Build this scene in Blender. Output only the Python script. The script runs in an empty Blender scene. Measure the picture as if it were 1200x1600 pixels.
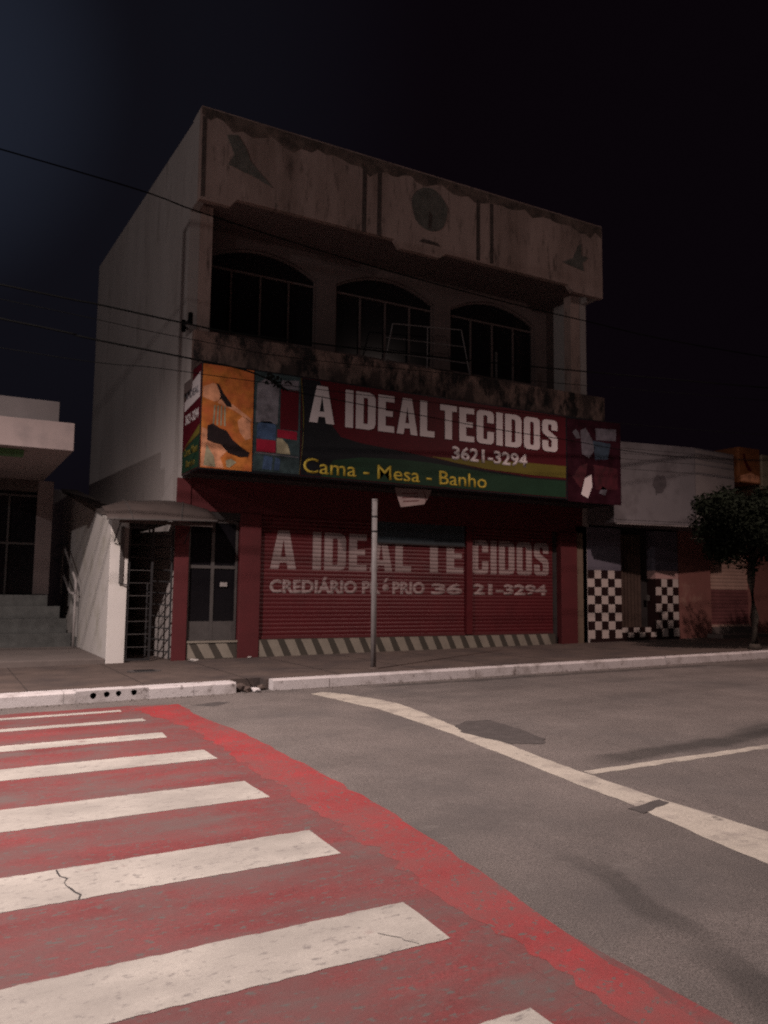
import bpy, bmesh, math, random
from mathutils import Vector, Matrix
random.seed(7)
R = math.radians

# ------------------------------------------------------------------ camera
sc = bpy.context.scene
cam = bpy.data.objects.new("camera", bpy.data.cameras.new("camera"))
sc.collection.objects.link(cam)
CAMV = ((0.875589, -0.057104, -0.479670, -3.901892), (-0.482933, -0.080979, -0.871905, -15.064756), (0.010946, 0.995079, -0.098481, 1.453177), (0.000000, 0.000000, 0.000000, 1.000000))
cam.matrix_world = Matrix(CAMV)
cam.data.sensor_fit = 'VERTICAL'
cam.data.sensor_height = 24.0
cam.data.lens = 24.0 * 1260 / 1600
cam.data.clip_start = 0.05
cam.data.clip_end = 1000
cam.data.dof.use_dof = True
cam.data.dof.focus_distance = 5.5
cam.data.dof.aperture_fstop = 2.4
sc.camera = cam

# ------------------------------------------------------------------ night sky
w = bpy.data.worlds.new("World"); sc.world = w; w.use_nodes = True
nt = w.node_tree; nt.nodes.clear()
out = nt.nodes.new('ShaderNodeOutputWorld'); bg = nt.nodes.new('ShaderNodeBackground')
tc = nt.nodes.new('ShaderNodeTexCoord'); dot = nt.nodes.new('ShaderNodeVectorMath'); dot.operation = 'DOT_PRODUCT'
nrm = nt.nodes.new('ShaderNodeVectorMath'); nrm.operation = 'NORMALIZE'
gd = Vector((-0.108, 0.857, 0.503)).normalized(); dot.inputs[1].default_value = gd
rp = nt.nodes.new('ShaderNodeValToRGB')
rp.color_ramp.interpolation = 'EASE'; rp.color_ramp.elements[0].position = 0.82; rp.color_ramp.elements[0].color = (0.0026, 0.0014, 0.0026, 1)
rp.color_ramp.elements[1].position = 1.0; rp.color_ramp.elements[1].color = (0.0135, 0.0165, 0.027, 1)
e = rp.color_ramp.elements.new(0.962); e.color = (0.0046, 0.0044, 0.0070, 1)
nt.links.new(tc.outputs['Generated'], nrm.inputs[0]); nt.links.new(nrm.outputs[0], dot.inputs[0])
nt.links.new(dot.outputs['Value'], rp.inputs[0]); nt.links.new(rp.outputs[0], bg.inputs[0])
bg.inputs[1].default_value = 1.0
nt.links.new(bg.outputs[0], out.inputs[0])

# lamp levels (the lamps themselves are built with their poles further down)
LAMP_A = dict(loc=(-5.4, -7.2, 8.2), spot=4800, point=70, col=(1.0, 0.85, 0.79))
LAMP_C = dict(loc=(-17.0, -8.5, 8.4), spot=3300, point=900, col=(1.0, 0.90, 0.87))
LAMP_B = dict(loc=(9.2, -7.6, 8.8), cone=(140, .6), spot=1700, point=90, col=(1.0, 0.76, 0.68))

sc.view_settings.view_transform = 'Standard'; sc.view_settings.look = 'None'
sc.view_settings.exposure = 0.0; sc.view_settings.gamma = 1.0
sc.render.engine = 'CYCLES'
sc.cycles.use_denoising = False
sc.cycles.filter_width = 2.0
sc.cycles.max_bounces = 6
sc.cycles.sample_clamp_indirect = 0.06

# ------------------------------------------------------------------ helpers
COL = sc.collection
ROOT = {}
SL = 0.012                                   # the street climbs gently to the right
def g(x, o=0.0): return o + SL * x

def mat(name, col, rough=0.8, var=0.15, scale=4.0, bump=0.0, bscale=60.0, stain=None, sscale=2.0,
        sthr=0.55, ssoft=0.12, stretch=(1, 1, 1), metal=0.0, spec=0.5, fine=0.0):
    m = bpy.data.materials.new(name); m.use_nodes = True
    t = m.node_tree; b = t.nodes['Principled BSDF']
    b.inputs['Roughness'].default_value = rough; b.inputs['Metallic'].default_value = metal
    b.inputs['Specular IOR Level'].default_value = spec
    co = t.nodes.new('ShaderNodeTexCoord'); mp = t.nodes.new('ShaderNodeMapping')
    mp.inputs['Scale'].default_value = stretch
    t.links.new(co.outputs['Object'], mp.inputs[0])
    def noise(s, d=6, r=0.6, mapped=True):
        n = t.nodes.new('ShaderNodeTexNoise'); n.inputs['Scale'].default_value = s
        n.inputs['Detail'].default_value = d; n.inputs['Roughness'].default_value = r
        t.links.new(mp.outputs[0] if mapped else co.outputs['Object'], n.inputs['Vector']); return n
    def ramp(src, p0, p1, c0, c1):
        r = t.nodes.new('ShaderNodeValToRGB'); a = r.color_ramp.elements
        a[0].position = p0; a[0].color = c0; a[1].position = p1; a[1].color = c1
        t.links.new(src, r.inputs[0]); return r.outputs[0]
    def mix(f, a, c, bt='MIX'):
        x = t.nodes.new('ShaderNodeMix'); x.data_type = 'RGBA'; x.blend_type = bt
        for s, v in ((x.inputs[0], f), (x.inputs[6], a), (x.inputs[7], c)):
            if isinstance(v, (int, float)): s.default_value = v
            elif isinstance(v, tuple): s.default_value = v
            else: t.links.new(v, s)
        return x.outputs[2]
    lo = tuple(max(0, c * (1 - var)) for c in col) + (1,); hi = tuple(min(1, c * (1 + var)) for c in col) + (1,)
    c = ramp(noise(scale).outputs[0], 0.3, 0.7, lo, hi)
    if fine:
        f2 = ramp(noise(70, 5, 0.85, False).outputs[0], 0.38, 0.62, (1 - fine,) * 3 + (1,), (1 + fine,) * 3 + (1,))
        c = mix(1.0, c, f2, 'MULTIPLY')
    if stain:
        sts = stain if isinstance(stain, list) else [(stain, sscale, sthr, ssoft)]
        for (sc_, ss, th, so) in sts:
            f = ramp(noise(ss, 8, 0.65).outputs[0], th - so, th + so, (0, 0, 0, 1), (1, 1, 1, 1))
            c = mix(f, c, tuple(sc_) + (1,))
    t.links.new(c, b.inputs['Base Color'])
    if bump:
        bn = t.nodes.new('ShaderNodeBump'); bn.inputs['Strength'].default_value = bump
        bn.inputs['Distance'].default_value = 0.01
        t.links.new(noise(bscale, 5, 0.7, False).outputs[0], bn.inputs['Height'])
        t.links.new(bn.outputs[0], b.inputs['Normal'])
    m['c'] = 1
    return m

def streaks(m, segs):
    """dark worn tyre tracks and other dark bands: soft bands along line segments (x0,y0,x1,y1,width,strength)"""
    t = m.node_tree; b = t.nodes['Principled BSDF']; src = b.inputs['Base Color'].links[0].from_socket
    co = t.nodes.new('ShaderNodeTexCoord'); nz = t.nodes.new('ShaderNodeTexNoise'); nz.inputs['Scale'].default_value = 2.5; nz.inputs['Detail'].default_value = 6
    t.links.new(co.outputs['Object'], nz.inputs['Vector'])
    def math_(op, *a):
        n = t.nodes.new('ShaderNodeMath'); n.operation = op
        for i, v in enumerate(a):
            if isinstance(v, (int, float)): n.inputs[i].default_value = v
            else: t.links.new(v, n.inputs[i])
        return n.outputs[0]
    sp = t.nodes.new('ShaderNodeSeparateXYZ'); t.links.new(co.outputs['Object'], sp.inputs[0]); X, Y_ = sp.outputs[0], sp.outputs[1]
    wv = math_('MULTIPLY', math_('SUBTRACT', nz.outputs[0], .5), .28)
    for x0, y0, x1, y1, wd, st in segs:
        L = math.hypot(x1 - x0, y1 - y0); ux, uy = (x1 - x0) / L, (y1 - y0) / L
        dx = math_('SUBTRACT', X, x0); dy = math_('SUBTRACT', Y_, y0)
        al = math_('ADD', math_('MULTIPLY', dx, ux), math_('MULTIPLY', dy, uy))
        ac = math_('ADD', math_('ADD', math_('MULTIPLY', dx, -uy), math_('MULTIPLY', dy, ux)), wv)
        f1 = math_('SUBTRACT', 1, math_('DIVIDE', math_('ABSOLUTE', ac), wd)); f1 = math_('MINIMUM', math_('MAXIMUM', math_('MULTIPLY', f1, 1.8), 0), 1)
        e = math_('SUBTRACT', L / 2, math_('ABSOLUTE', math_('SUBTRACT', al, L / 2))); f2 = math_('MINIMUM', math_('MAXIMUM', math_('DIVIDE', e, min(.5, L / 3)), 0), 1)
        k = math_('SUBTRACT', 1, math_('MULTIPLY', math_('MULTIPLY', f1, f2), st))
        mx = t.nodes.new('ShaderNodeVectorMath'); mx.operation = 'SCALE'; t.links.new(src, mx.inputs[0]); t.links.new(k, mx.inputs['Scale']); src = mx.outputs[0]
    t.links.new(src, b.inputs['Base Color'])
def tag(o, label=None, cat=None, group=None, kind=None):
    if label: o['label'] = label
    if cat: o['category'] = cat
    if group: o['group'] = group
    if kind: o['kind'] = kind
    return o
def thing(name, loc, label, cat, group=None):
    o = bpy.data.objects.new(name, None); COL.objects.link(o); o.location = loc
    o.empty_display_size = 0.2
    ROOT[o] = Vector(loc); return tag(o, label, cat, group)
def obj(name, bm, m, parent=None, smooth=False, bevel=0.0, label=None):
    """link bm (built in world coordinates) as one mesh object"""
    off = ROOT.get(parent, Vector((0, 0, 0)))
    if parent is not None: bmesh.ops.translate(bm, verts=bm.verts, vec=-off)
    bmesh.ops.recalc_face_normals(bm, faces=bm.faces)
    me = bpy.data.meshes.new(name); bm.to_mesh(me); bm.free()
    for x in (m if isinstance(m, (list, tuple)) else [m]): me.materials.append(x)
    if smooth:
        for p in me.polygons: p.use_smooth = True
    o = bpy.data.objects.new(name, me); COL.objects.link(o)
    if parent is not None:
        o.parent = parent; ROOT[o] = off
    else: ROOT[o] = Vector((0, 0, 0))
    if bevel:
        b = o.modifiers.new('bevel', 'BEVEL'); b.width = bevel; b.segments = 2; b.limit_method = 'ANGLE'
    if label: o['label'] = label
    return o
def struct(name, bm, m, **k): return tag(obj(name, bm, m, **k), kind='structure')
def one(name, bm, m, label, cat, group=None, base=None, **k):
    """a thing made of a single mesh, with its origin at its base"""
    base = Vector(base) if base is not None else None
    if base is not None: bmesh.ops.translate(bm, verts=bm.verts, vec=-base)
    o = obj(name, bm, m, **k)
    if base is not None: o.location = base; ROOT[o] = base
    return tag(o, label, cat, group)
def BM(): return bmesh.new()
def box(bm, x0, x1, y0, y1, z0, z1, mi=0, gz=False):
    v = [bm.verts.new((x, y, z + (g(x) if gz else 0))) for x in (x0, x1) for y in (y0, y1) for z in (z0, z1)]
    for f in ((0, 1, 3, 2), (4, 6, 7, 5), (0, 4, 5, 1), (2, 3, 7, 6), (0, 2, 6, 4), (1, 5, 7, 3)):
        bm.faces.new([v[i] for i in f]).material_index = mi
    return v
def prism(bm, pts, d, mi=0):
    """closed solid: polygon pts (3-D) swept by vector d"""
    a = [bm.verts.new(p) for p in pts]; b = [bm.verts.new(Vector(p) + Vector(d)) for p in pts]
    bm.faces.new(a).material_index = mi; bm.faces.new(b[::-1]).material_index = mi
    n = len(pts)
    for i in range(n): bm.faces.new((a[i], b[i], b[(i + 1) % n], a[(i + 1) % n])).material_index = mi
def plate(bm, pts2, y, t=0.012, mi=0):
    """outline (x,z) standing at depth y, t thick towards the street"""
    prism(bm, [(x, y, z) for x, z in pts2], (0, -t, 0), mi)
def tube(bm, pts, r, seg=8, r2=None):
    pts = [Vector(p) for p in pts]; rings = []
    for i, p in enumerate(pts):
        d = (pts[min(i + 1, len(pts) - 1)] - pts[max(i - 1, 0)]).normalized()
        u = d.cross(Vector((0, 0, 1)));
        if u.length < 1e-3: u = d.cross(Vector((1, 0, 0)))
        u.normalize(); v = d.cross(u)
        rr = r if r2 is None else r + (r2 - r) * i / (len(pts) - 1)
        rings.append([bm.verts.new(p + (u * math.cos(a) + v * math.sin(a)) * rr)
                      for a in (2 * math.pi * k / seg for k in range(seg))])
    for a, b in zip(rings, rings[1:]):
        for k in range(seg): bm.faces.new((a[k], a[(k + 1) % seg], b[(k + 1) % seg], b[k]))
    bm.faces.new(rings[0][::-1]); bm.faces.new(rings[-1])
def letters(text, x0, x1, z0, z1, y, t=0.01, off=0.03, shear=0, cb=None, face='front', spacing=1.0):
    """raised or painted lettering fitted in x0..x1, z0..z1 at depth y; returns a bmesh"""
    cu = bpy.data.curves.new('t', 'FONT'); cu.body = text; cu.offset = off; cu.resolution_u = 3
    cu.shear = shear; cu.space_character = spacing
    o = bpy.data.objects.new('t', cu); COL.objects.link(o)
    dg = bpy.context.evaluated_depsgraph_get(); me = bpy.data.meshes.new_from_object(o.evaluated_get(dg))
    bm = BM(); bm.from_mesh(me); bpy.data.objects.remove(o); bpy.data.curves.remove(cu); bpy.data.meshes.remove(me)
    xs = [v.co.x for v in bm.verts]; ys = [v.co.y for v in bm.verts]
    ax, bx, ay, by = min(xs), max(xs), min(ys), max(ys)
    for v in bm.verts:
        v.co = Vector((x0 + (v.co.x - ax) / (bx - ax) * (x1 - x0), 0, z0 + (v.co.y - ay) / (by - ay) * (z1 - z0)))
    if cb: cb(bm)
    fs = list(bm.faces)
    r = bmesh.ops.extrude_face_region(bm, geom=fs)
    vs = [q for q in r['geom'] if isinstance(q, bmesh.types.BMVert)]
    for v in vs: v.co.y -= t
    for v in bm.verts: v.co.y += y
    return bm
def glyph(ch):
    t = .17; c = .07                        # heavy condensed block capitals, unit height
    def ring(w, cut=c):
        o = [(cut, 0), (w - cut, 0), (w, cut), (w, 1 - cut), (w - cut, 1), (cut, 1), (0, 1 - cut), (0, cut)]
        i = [(t + .02, t - .02), (w - t - .02, t - .02), (w - t, t), (w - t, 1 - t), (w - t - .02, 1.02 - t), (t + .02, 1.02 - t), (t, 1 - t), (t, t)]
        return [o, i]
    if ch == 'I': return .19, [[(0, 0), (.19, 0), (.19, 1), (0, 1)]]
    if ch == 'L': return .40, [[(0, 0), (.40, 0), (.40, .17), (.19, .17), (.19, 1), (0, 1)]]
    if ch == 'T': return .46, [[(.135, 0), (.325, 0), (.325, .83), (.46, .83), (.46, 1), (0, 1), (0, .83), (.135, .83)]]
    if ch == 'E': return .42, [[(0, 0), (.42, 0), (.42, .17), (.19, .17), (.19, .43), (.38, .43), (.38, .58), (.19, .58), (.19, .83), (.42, .83), (.42, 1), (0, 1)]]
    if ch == 'A': return .56, [[(0, 0), (.18, 0), (.205, .17), (.355, .17), (.38, 0), (.56, 0), (.40, 1), (.16, 1)], [(.225, .31), (.335, .31), (.28, .78)]]
    if ch == 'D': return .50, [[(0, 0), (.34, 0), (.46, .05), (.50, .16), (.50, .84), (.46, .95), (.34, 1), (0, 1)], [(.19, .15), (.29, .15), (.31, .19), (.31, .81), (.29, .85), (.19, .85)]]
    if ch == 'O': return .50, [[(.09, 0), (.41, 0), (.48, .05), (.50, .13), (.50, .87), (.48, .95), (.41, 1), (.09, 1), (.02, .95), (0, .87), (0, .13), (.02, .05)], [(.21, .14), (.29, .14), (.31, .18), (.31, .82), (.29, .86), (.21, .86), (.19, .82), (.19, .18)]]
    if ch == 'C': return .50, [[(.09, 0), (.41, 0), (.48, .05), (.50, .13), (.50, .38), (.31, .38), (.31, .18), (.29, .14), (.21, .14), (.19, .18), (.19, .82), (.21, .86), (.29, .86), (.31, .82), (.31, .64), (.50, .64), (.50, .87), (.48, .95), (.41, 1), (.09, 1), (.02, .95), (0, .87), (0, .13), (.02, .05)]]
    if ch == 'S': return .49, [[(.09, 0), (.40, 0), (.47, .05), (.49, .13), (.49, .40), (.46, .48), (.19, .68), (.19, .82), (.21, .86), (.28, .86), (.30, .82), (.30, .68), (.49, .68), (.49, .87), (.47, .95), (.40, 1), (.09, 1), (.02, .95), (0, .87), (0, .64), (.03, .56), (.30, .36), (.30, .18), (.28, .14), (.21, .14), (.19, .18), (.19, .34), (0, .34), (0, .13), (.02, .05)]]
def block(text, x0, x1, z0, z1, y, t=0.01, cb=None, gap=.075):
    ad = [glyph(c) for c in text]; tot = sum(a[0] for a in ad) + gap * (len(text) - 1); k = (x1 - x0) / tot
    bm = BM(); x = x0
    for wd, loops in ad:
        es = []
        for lp in loops:
            vs = [bm.verts.new((x + px * k, 0, z0 + pz * (z1 - z0))) for px, pz in lp]
            es += [bm.edges.new((vs[i], vs[(i + 1) % len(vs)])) for i in range(len(vs))]
        r = bmesh.ops.triangle_fill(bm, edges=es, use_beauty=True)
        if len(loops) > 1:                   # drop the counter if it was filled
            inn = {(round(x + px * k, 5), round(z0 + pz * (z1 - z0), 5)) for px, pz in loops[1]}
            for f in [f for f in bm.faces if all((round(v.co.x, 5), round(v.co.z, 5)) in inn for v in f.verts)]: bm.faces.remove(f)
        x += (wd + gap) * k
    if cb: cb(bm)
    r = bmesh.ops.extrude_face_region(bm, geom=list(bm.faces))
    for v in [q for q in r['geom'] if isinstance(q, bmesh.types.BMVert)]: v.co.y -= t
    for v in bm.verts: v.co.y += y
    return bm
def jitter_line(a, b, n, amp):
    a, b = Vector(a), Vector(b); d = (b - a); p = Vector((-d.y, d.x)).normalized(); o = []
    for i in range(n):
        o.append(a + d * (i / n) + p * random.uniform(-amp, amp) * (0.3 if i == 0 else 1))
    return o
def gsheet(bm, pts, o, mi=0):
    o = o * 0.38 if o < 0.1 else o
    f = bm.faces.new([bm.verts.new((x, y, g(x, o))) for x, y in pts]); f.material_index = mi
    return f

# ------------------------------------------------------------------ materials
M = {}
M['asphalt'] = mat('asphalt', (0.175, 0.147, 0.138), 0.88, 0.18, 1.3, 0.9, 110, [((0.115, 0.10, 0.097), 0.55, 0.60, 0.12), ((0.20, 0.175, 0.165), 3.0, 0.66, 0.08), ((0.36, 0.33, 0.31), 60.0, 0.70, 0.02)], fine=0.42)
DARK_BANDS = [(-0.66, -11.3, -1.0, -12.8, .11, .36), (-0.95, -12.4, -1.6, -14.4, .12, .40), (1.0, -9.72, 5.6, -9.40, .20, .55), (3.2, -9.5, 9.0, -8.2, .22, .45),  # tyre tracks first, then other soft dark bands
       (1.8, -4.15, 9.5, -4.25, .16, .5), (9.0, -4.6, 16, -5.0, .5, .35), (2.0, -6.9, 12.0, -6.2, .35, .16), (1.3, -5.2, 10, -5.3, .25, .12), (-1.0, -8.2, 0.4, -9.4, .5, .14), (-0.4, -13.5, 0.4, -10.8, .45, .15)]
streaks(M['asphalt'], DARK_BANDS)
M['patch'] = mat('asphalt patch', (0.085, 0.072, 0.07), 0.9, 0.2, 6, 0.6, 150, fine=0.2)
M['tyre'] = mat('tyre streak', (0.085, 0.074, 0.073), 0.9, 0.2, 6, 0.6, 150, fine=0.2)
M['red'] = mat('worn red road paint', (0.225, 0.040, 0.042), 0.75, 0.25, 2.2, 0.4, 190, [((0.165, 0.075, 0.073), 2.6, 0.52, 0.14), ((0.15, 0.105, 0.10), 1.9, 0.60, 0.10), ((0.13, 0.11, 0.105), 34.0, 0.60, 0.03)], fine=0.25, stretch=(0.5, 1, 1))
M['redband'] = mat('fresh red road paint', (0.34, 0.033, 0.037), 0.7, 0.2, 2.0, 0.4, 190, [((0.23, 0.07, 0.068), 1.6, 0.52, 0.14), ((0.13, 0.11, 0.105), 30.0, 0.60, 0.03)], fine=0.22)
M['white'] = mat('worn white road paint', (0.52, 0.475, 0.43), 0.7, 0.08, 3, 0.35, 190, [((0.37, 0.335, 0.305), 1.8, 0.51, 0.12), ((0.27, 0.24, 0.225), 26.0, 0.61, 0.05), ((0.30, 0.20, 0.19), 4.0, 0.68, 0.05), ((0.20, 0.17, 0.16), 9.0, 0.70, 0.04)], fine=0.10, stretch=(0.6, 1, 1))
M['crack'] = mat('crack', (0.05, 0.045, 0.045), 0.95, 0.2, 20)
M['oldwhite'] = mat('faded stop line paint', (0.50, 0.445, 0.385), 0.75, 0.12, 3, 0.4, 190, [((0.30, 0.26, 0.235), 3.2, 0.58, 0.08), ((0.15, 0.13, 0.12), 7.0, 0.66, 0.05)], fine=0.18)
M['walk'] = mat('pavement concrete', (0.115, 0.082, 0.070), 0.9, 0.2, 2.5, 0.4, 80, [((0.065, 0.048, 0.045), 1.1, 0.55, 0.12)], fine=0.15)
M['kerb'] = mat('whitewashed kerb', (0.66, 0.6, 0.6), 0.8, 0.08, 3, 0.5, 50, [((0.42, 0.37, 0.36), 3.0, 0.56, 0.08), ((0.15, 0.12, 0.115), 6.0, 0.64, 0.04)], fine=0.08)
M['hole'] = mat('dark hole', (0.012, 0.009, 0.009), 0.95)
M['earth'] = mat('dirt', (0.06, 0.045, 0.04), 0.95, 0.3, 12, 0.8, 40)
M['cream'] = mat('aged cream render', (0.54, 0.395, 0.355), 0.9, 0.12, 1.5, 0.3, 70, [((0.25, 0.175, 0.15), 0.9, 0.58, 0.14), ((0.11, 0.085, 0.075), 2.8, 0.63, 0.06), ((0.16, 0.12, 0.105), 5.0, 0.62, 0.06)], stretch=(1.4, 1, 0.30))
M['mould'] = mat('black mould', (0.085, 0.066, 0.06), 0.95, 0.35, 7, 0.2, 70)
M['wallside'] = mat('grey white side render', (0.52, 0.465, 0.45), 0.9, 0.08, 0.8, 0.3, 60, [((0.42, 0.37, 0.355), 0.6, 0.56, 0.15), ((0.34, 0.30, 0.285), 1.6, 0.62, 0.07)], stretch=(1, 1.2, 0.3))
M['mottled'] = mat('mould stained balcony render', (0.30, 0.20, 0.17), 0.95, 0.25, 2.5, 0.4, 60, [((0.085, 0.06, 0.055), 1.5, 0.50, 0.07), ((0.022, 0.018, 0.018), 2.1, 0.54, 0.05)], stretch=(1.5, 1, 0.8))
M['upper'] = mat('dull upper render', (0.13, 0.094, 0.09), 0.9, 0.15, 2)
M['greenstain'] = mat('green painted relief', (0.15, 0.145, 0.13), 0.9, 0.3, 6, 0.3, 60)
M['dkglass'] = mat('dark window glass', (0.010, 0.009, 0.011), 0.18, 0.1, spec=0.4)
M['frame'] = mat('dull metal frame', (0.075, 0.066, 0.064), 0.6, 0.15, 8)
M['paleframe'] = mat('pale aluminium', (0.42, 0.38, 0.37), 0.55, 0.15, 8)
M['redwall'] = mat('dark red paint', (0.095, 0.011, 0.014), 0.75, 0.15, 2.2, 0.2, 60, [((0.09, 0.011, 0.013), 1.8, 0.6, 0.1)])
M['redshut'] = mat('red shutter paint', (0.1, 0.009, 0.013), 0.5, 0.15, 2.0, 0.0, 60, [((0.10, 0.010, 0.013), 1.3, 0.58, 0.12)])
M['shutwhite'] = mat('painted shutter lettering', (0.33, 0.245, 0.24), 0.6, 0.15, 3)
M['plinthw'] = mat('white plinth paint', (0.26, 0.225, 0.185), 0.85, 0.15, 4)
M['plinthd'] = mat('dark plinth paint', (0.06, 0.05, 0.04), 0.85, 0.15, 4)
M['signred'] = mat('sign dark red', (0.078, 0.007, 0.012), 0.5, 0.12, 1.5, spec=0.15)
M['signblack'] = mat('sign black', (0.012, 0.013, 0.016), 0.45, 0.1, spec=0.15)
M['signgreen'] = mat('sign dark green', (0.016, 0.042, 0.024), 0.45, 0.2, 1.2, spec=0.15)
M['signolive'] = mat('sign yellow green', (0.13, 0.105, 0.02), 0.5, 0.25, 1.0, spec=0.15)
M['signwhite'] = mat('sign white lettering', (0.70, 0.62, 0.63), 0.5, 0.05, 3, spec=0.15)
M['signyellow'] = mat('sign yellow lettering', (0.62, 0.46, 0.07), 0.5, 0.1, 3, spec=0.15)
M['signorange'] = mat('sign orange', (0.5, 0.17, 0.04), 0.5, 0.5, 5.5, stain=((0.55, 0.13, 0.05)), sscale=2.5, spec=0.15)
M['signsalmon'] = mat('sign salmon', (0.66, 0.30, 0.17), 0.5, 0.5, 5.5, spec=0.15)
M['shoe'] = mat('printed dark shoe', (0.014, 0.007, 0.008), 0.5, 0.3, 6)
M['signblue'] = mat('sign blue', (0.045, 0.075, 0.14), 0.5, 0.5, 5.5, spec=0.15)
M['signcrimson'] = mat('sign crimson', (0.28, 0.015, 0.035), 0.5, 0.2, 4, spec=0.15)
M['signgrey'] = mat('sign grey', (0.15, 0.14, 0.16), 0.5, 0.5, 5.5, spec=0.15)
M['signteal'] = mat('sign teal', (0.035, 0.055, 0.06), 0.5, 0.5, 5.5, spec=0.15)
M['signcream'] = mat('sign cream', (0.34, 0.3, 0.2), 0.5, 0.5, 5.5, spec=0.15)
M['darkmetal'] = mat('dark metal', (0.022, 0.020, 0.022), 0.6, 0.2, 10)
M['steel'] = mat('galvanised steel', (0.24, 0.215, 0.215), 0.6, 0.2, 8)
M['chrome'] = mat('worn chrome', (0.42, 0.38, 0.37), 0.6, 0.15, 8)
M['white_r'] = mat('white lime render', (0.74, 0.68, 0.65), 0.9, 0.07, 1.6, 0.3, 50, [((0.50, 0.46, 0.39), 1.6, 0.62, 0.12)])
M['awning'] = mat('dull brown awning sheet', (0.075, 0.055, 0.05), 0.7, 0.15, 4, 0.1, 40)
M['greyrender'] = mat('pinkish grey render', (0.32, 0.25, 0.24), 0.9, 0.10, 1.5, 0.3, 60, [((0.25, 0.20, 0.195), 2.2, 0.60, 0.1)])
M['stone'] = mat('dark granite steps', (0.085, 0.085, 0.082), 0.8, 0.25, 6, 0.3, 80, fine=0.2)
M['landing'] = mat('landing concrete', (0.15, 0.12, 0.11), 0.9, 0.15, 3, 0.4, 70)
M['tarp'] = mat('slate blue board', (0.030, 0.042, 0.052), 0.7, 0.2, 3)
M['paper'] = mat('pinkish banner cloth', (0.45, 0.33, 0.32), 0.8, 0.15, 5)
M['papertext'] = mat('faded banner print', (0.20, 0.08, 0.08), 0.8, 0.2, 9)
M['fascia'] = mat('grey sheet metal fascia', (0.15, 0.135, 0.145), 0.55, 0.12, 1.5, 0.1, 20, [((0.085, 0.072, 0.078), 1.2, 0.58, 0.1)])
M['fascial'] = mat('pale sheet metal fascia', (0.22, 0.19, 0.19), 0.5, 0.15, 1.5, stretch=(1, 1, 1.5))
M['emblem'] = mat('faded emblem', (0.06, 0.05, 0.055), 0.6, 0.3, 6)
M['chkw'] = mat('white tile', (0.56, 0.47, 0.44), 0.45, 0.08, 3)
M['chkd'] = mat('maroon tile', (0.022, 0.009, 0.009), 0.45, 0.1, 3)
M['chkp'] = mat('pink tile', (0.52, 0.32, 0.30), 0.5, 0.1, 3)
M['lilac'] = mat('lilac render', (0.13, 0.115, 0.15), 0.85, 0.12, 3)
M['ochre'] = mat('ochre strip', (0.17, 0.12, 0.085), 0.85, 0.15, 3)
M['salmon'] = mat('salmon red render', (0.25, 0.1, 0.085), 0.85, 0.12, 1.8, 0.2, 50, [((0.36, 0.21, 0.165), 1.4, 0.64, 0.08)])
M['browndoor'] = mat('brown door leaf', (0.075, 0.045, 0.035), 0.7, 0.2, 5)
M['pinkshut'] = mat('pink shutter slats', (0.52, 0.33, 0.27), 0.6, 0.12, 3)
M['purpshut'] = mat('purple shutter slats', (0.19, 0.07, 0.07), 0.6, 0.2, 3)
M['leaf'] = mat('dark foliage', (0.010, 0.013, 0.008), 0.9, 0.6, 2.0, spec=0.1)
M['bark'] = mat('bark', (0.070, 0.055, 0.045), 0.95, 0.3, 8, 0.8, 40)
M['cable'] = mat('black cable', (0.005, 0.005, 0.005), 1.0, spec=0.0)
M['litter'] = mat('white litter', (0.6, 0.55, 0.52), 0.8)
M['green'] = mat('green patch', (0.07, 0.16, 0.06), 0.8)
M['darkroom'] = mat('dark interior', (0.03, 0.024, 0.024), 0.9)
m = bpy.data.materials.new('lamp glass'); m.use_nodes = True
b = m.node_tree.nodes['Principled BSDF']; b.inputs['Emission Color'].default_value = (1, 0.9, 0.8, 1); b.inputs['Emission Strength'].default_value = 6
M['lampglass'] = m

# ------------------------------------------------------------------ ground
bm = BM(); n = 40
for i in range(n):
    xa = -120 + 240 * i / n; xb = -120 + 240 * (i + 1) / n
    bm.faces.new([bm.verts.new((x, y, g(x, 0))) for x, y in ((xa, -120), (xb, -120), (xb, 120), (xa, 120))])
bmesh.ops.remove_doubles(bm, verts=bm.verts, dist=1e-4)
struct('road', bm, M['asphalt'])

# pavement: a raised slab behind the kerb, notched where the kerb is broken
bm = BM()
def slab(x0, x1, y0, y1, z1): box(bm, x0, x1, y0, y1, 0.01, z1, gz=True)
slab(-60, -0.06, -3.59, 14, 0.146)
slab(-0.06, 0.42, -3.40, 14, 0.146)
slab(0.42, 80, -3.66, 14, 0.146)
struct('pavement', bm, M['walk'])
bm = BM()                                  # shallow joints of the slabs, drawn as thin dirt lines
for i in range(-10, 30):
    x = i * 1.5 + 0.2
    if abs(x) < 40: gsheet(bm, [(x, -3.5), (x + 0.014, -3.5), (x + 0.014, -0.02), (x, -0.02)], 0.150)
struct('pavement_joints', bm, M['earth'])

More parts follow.
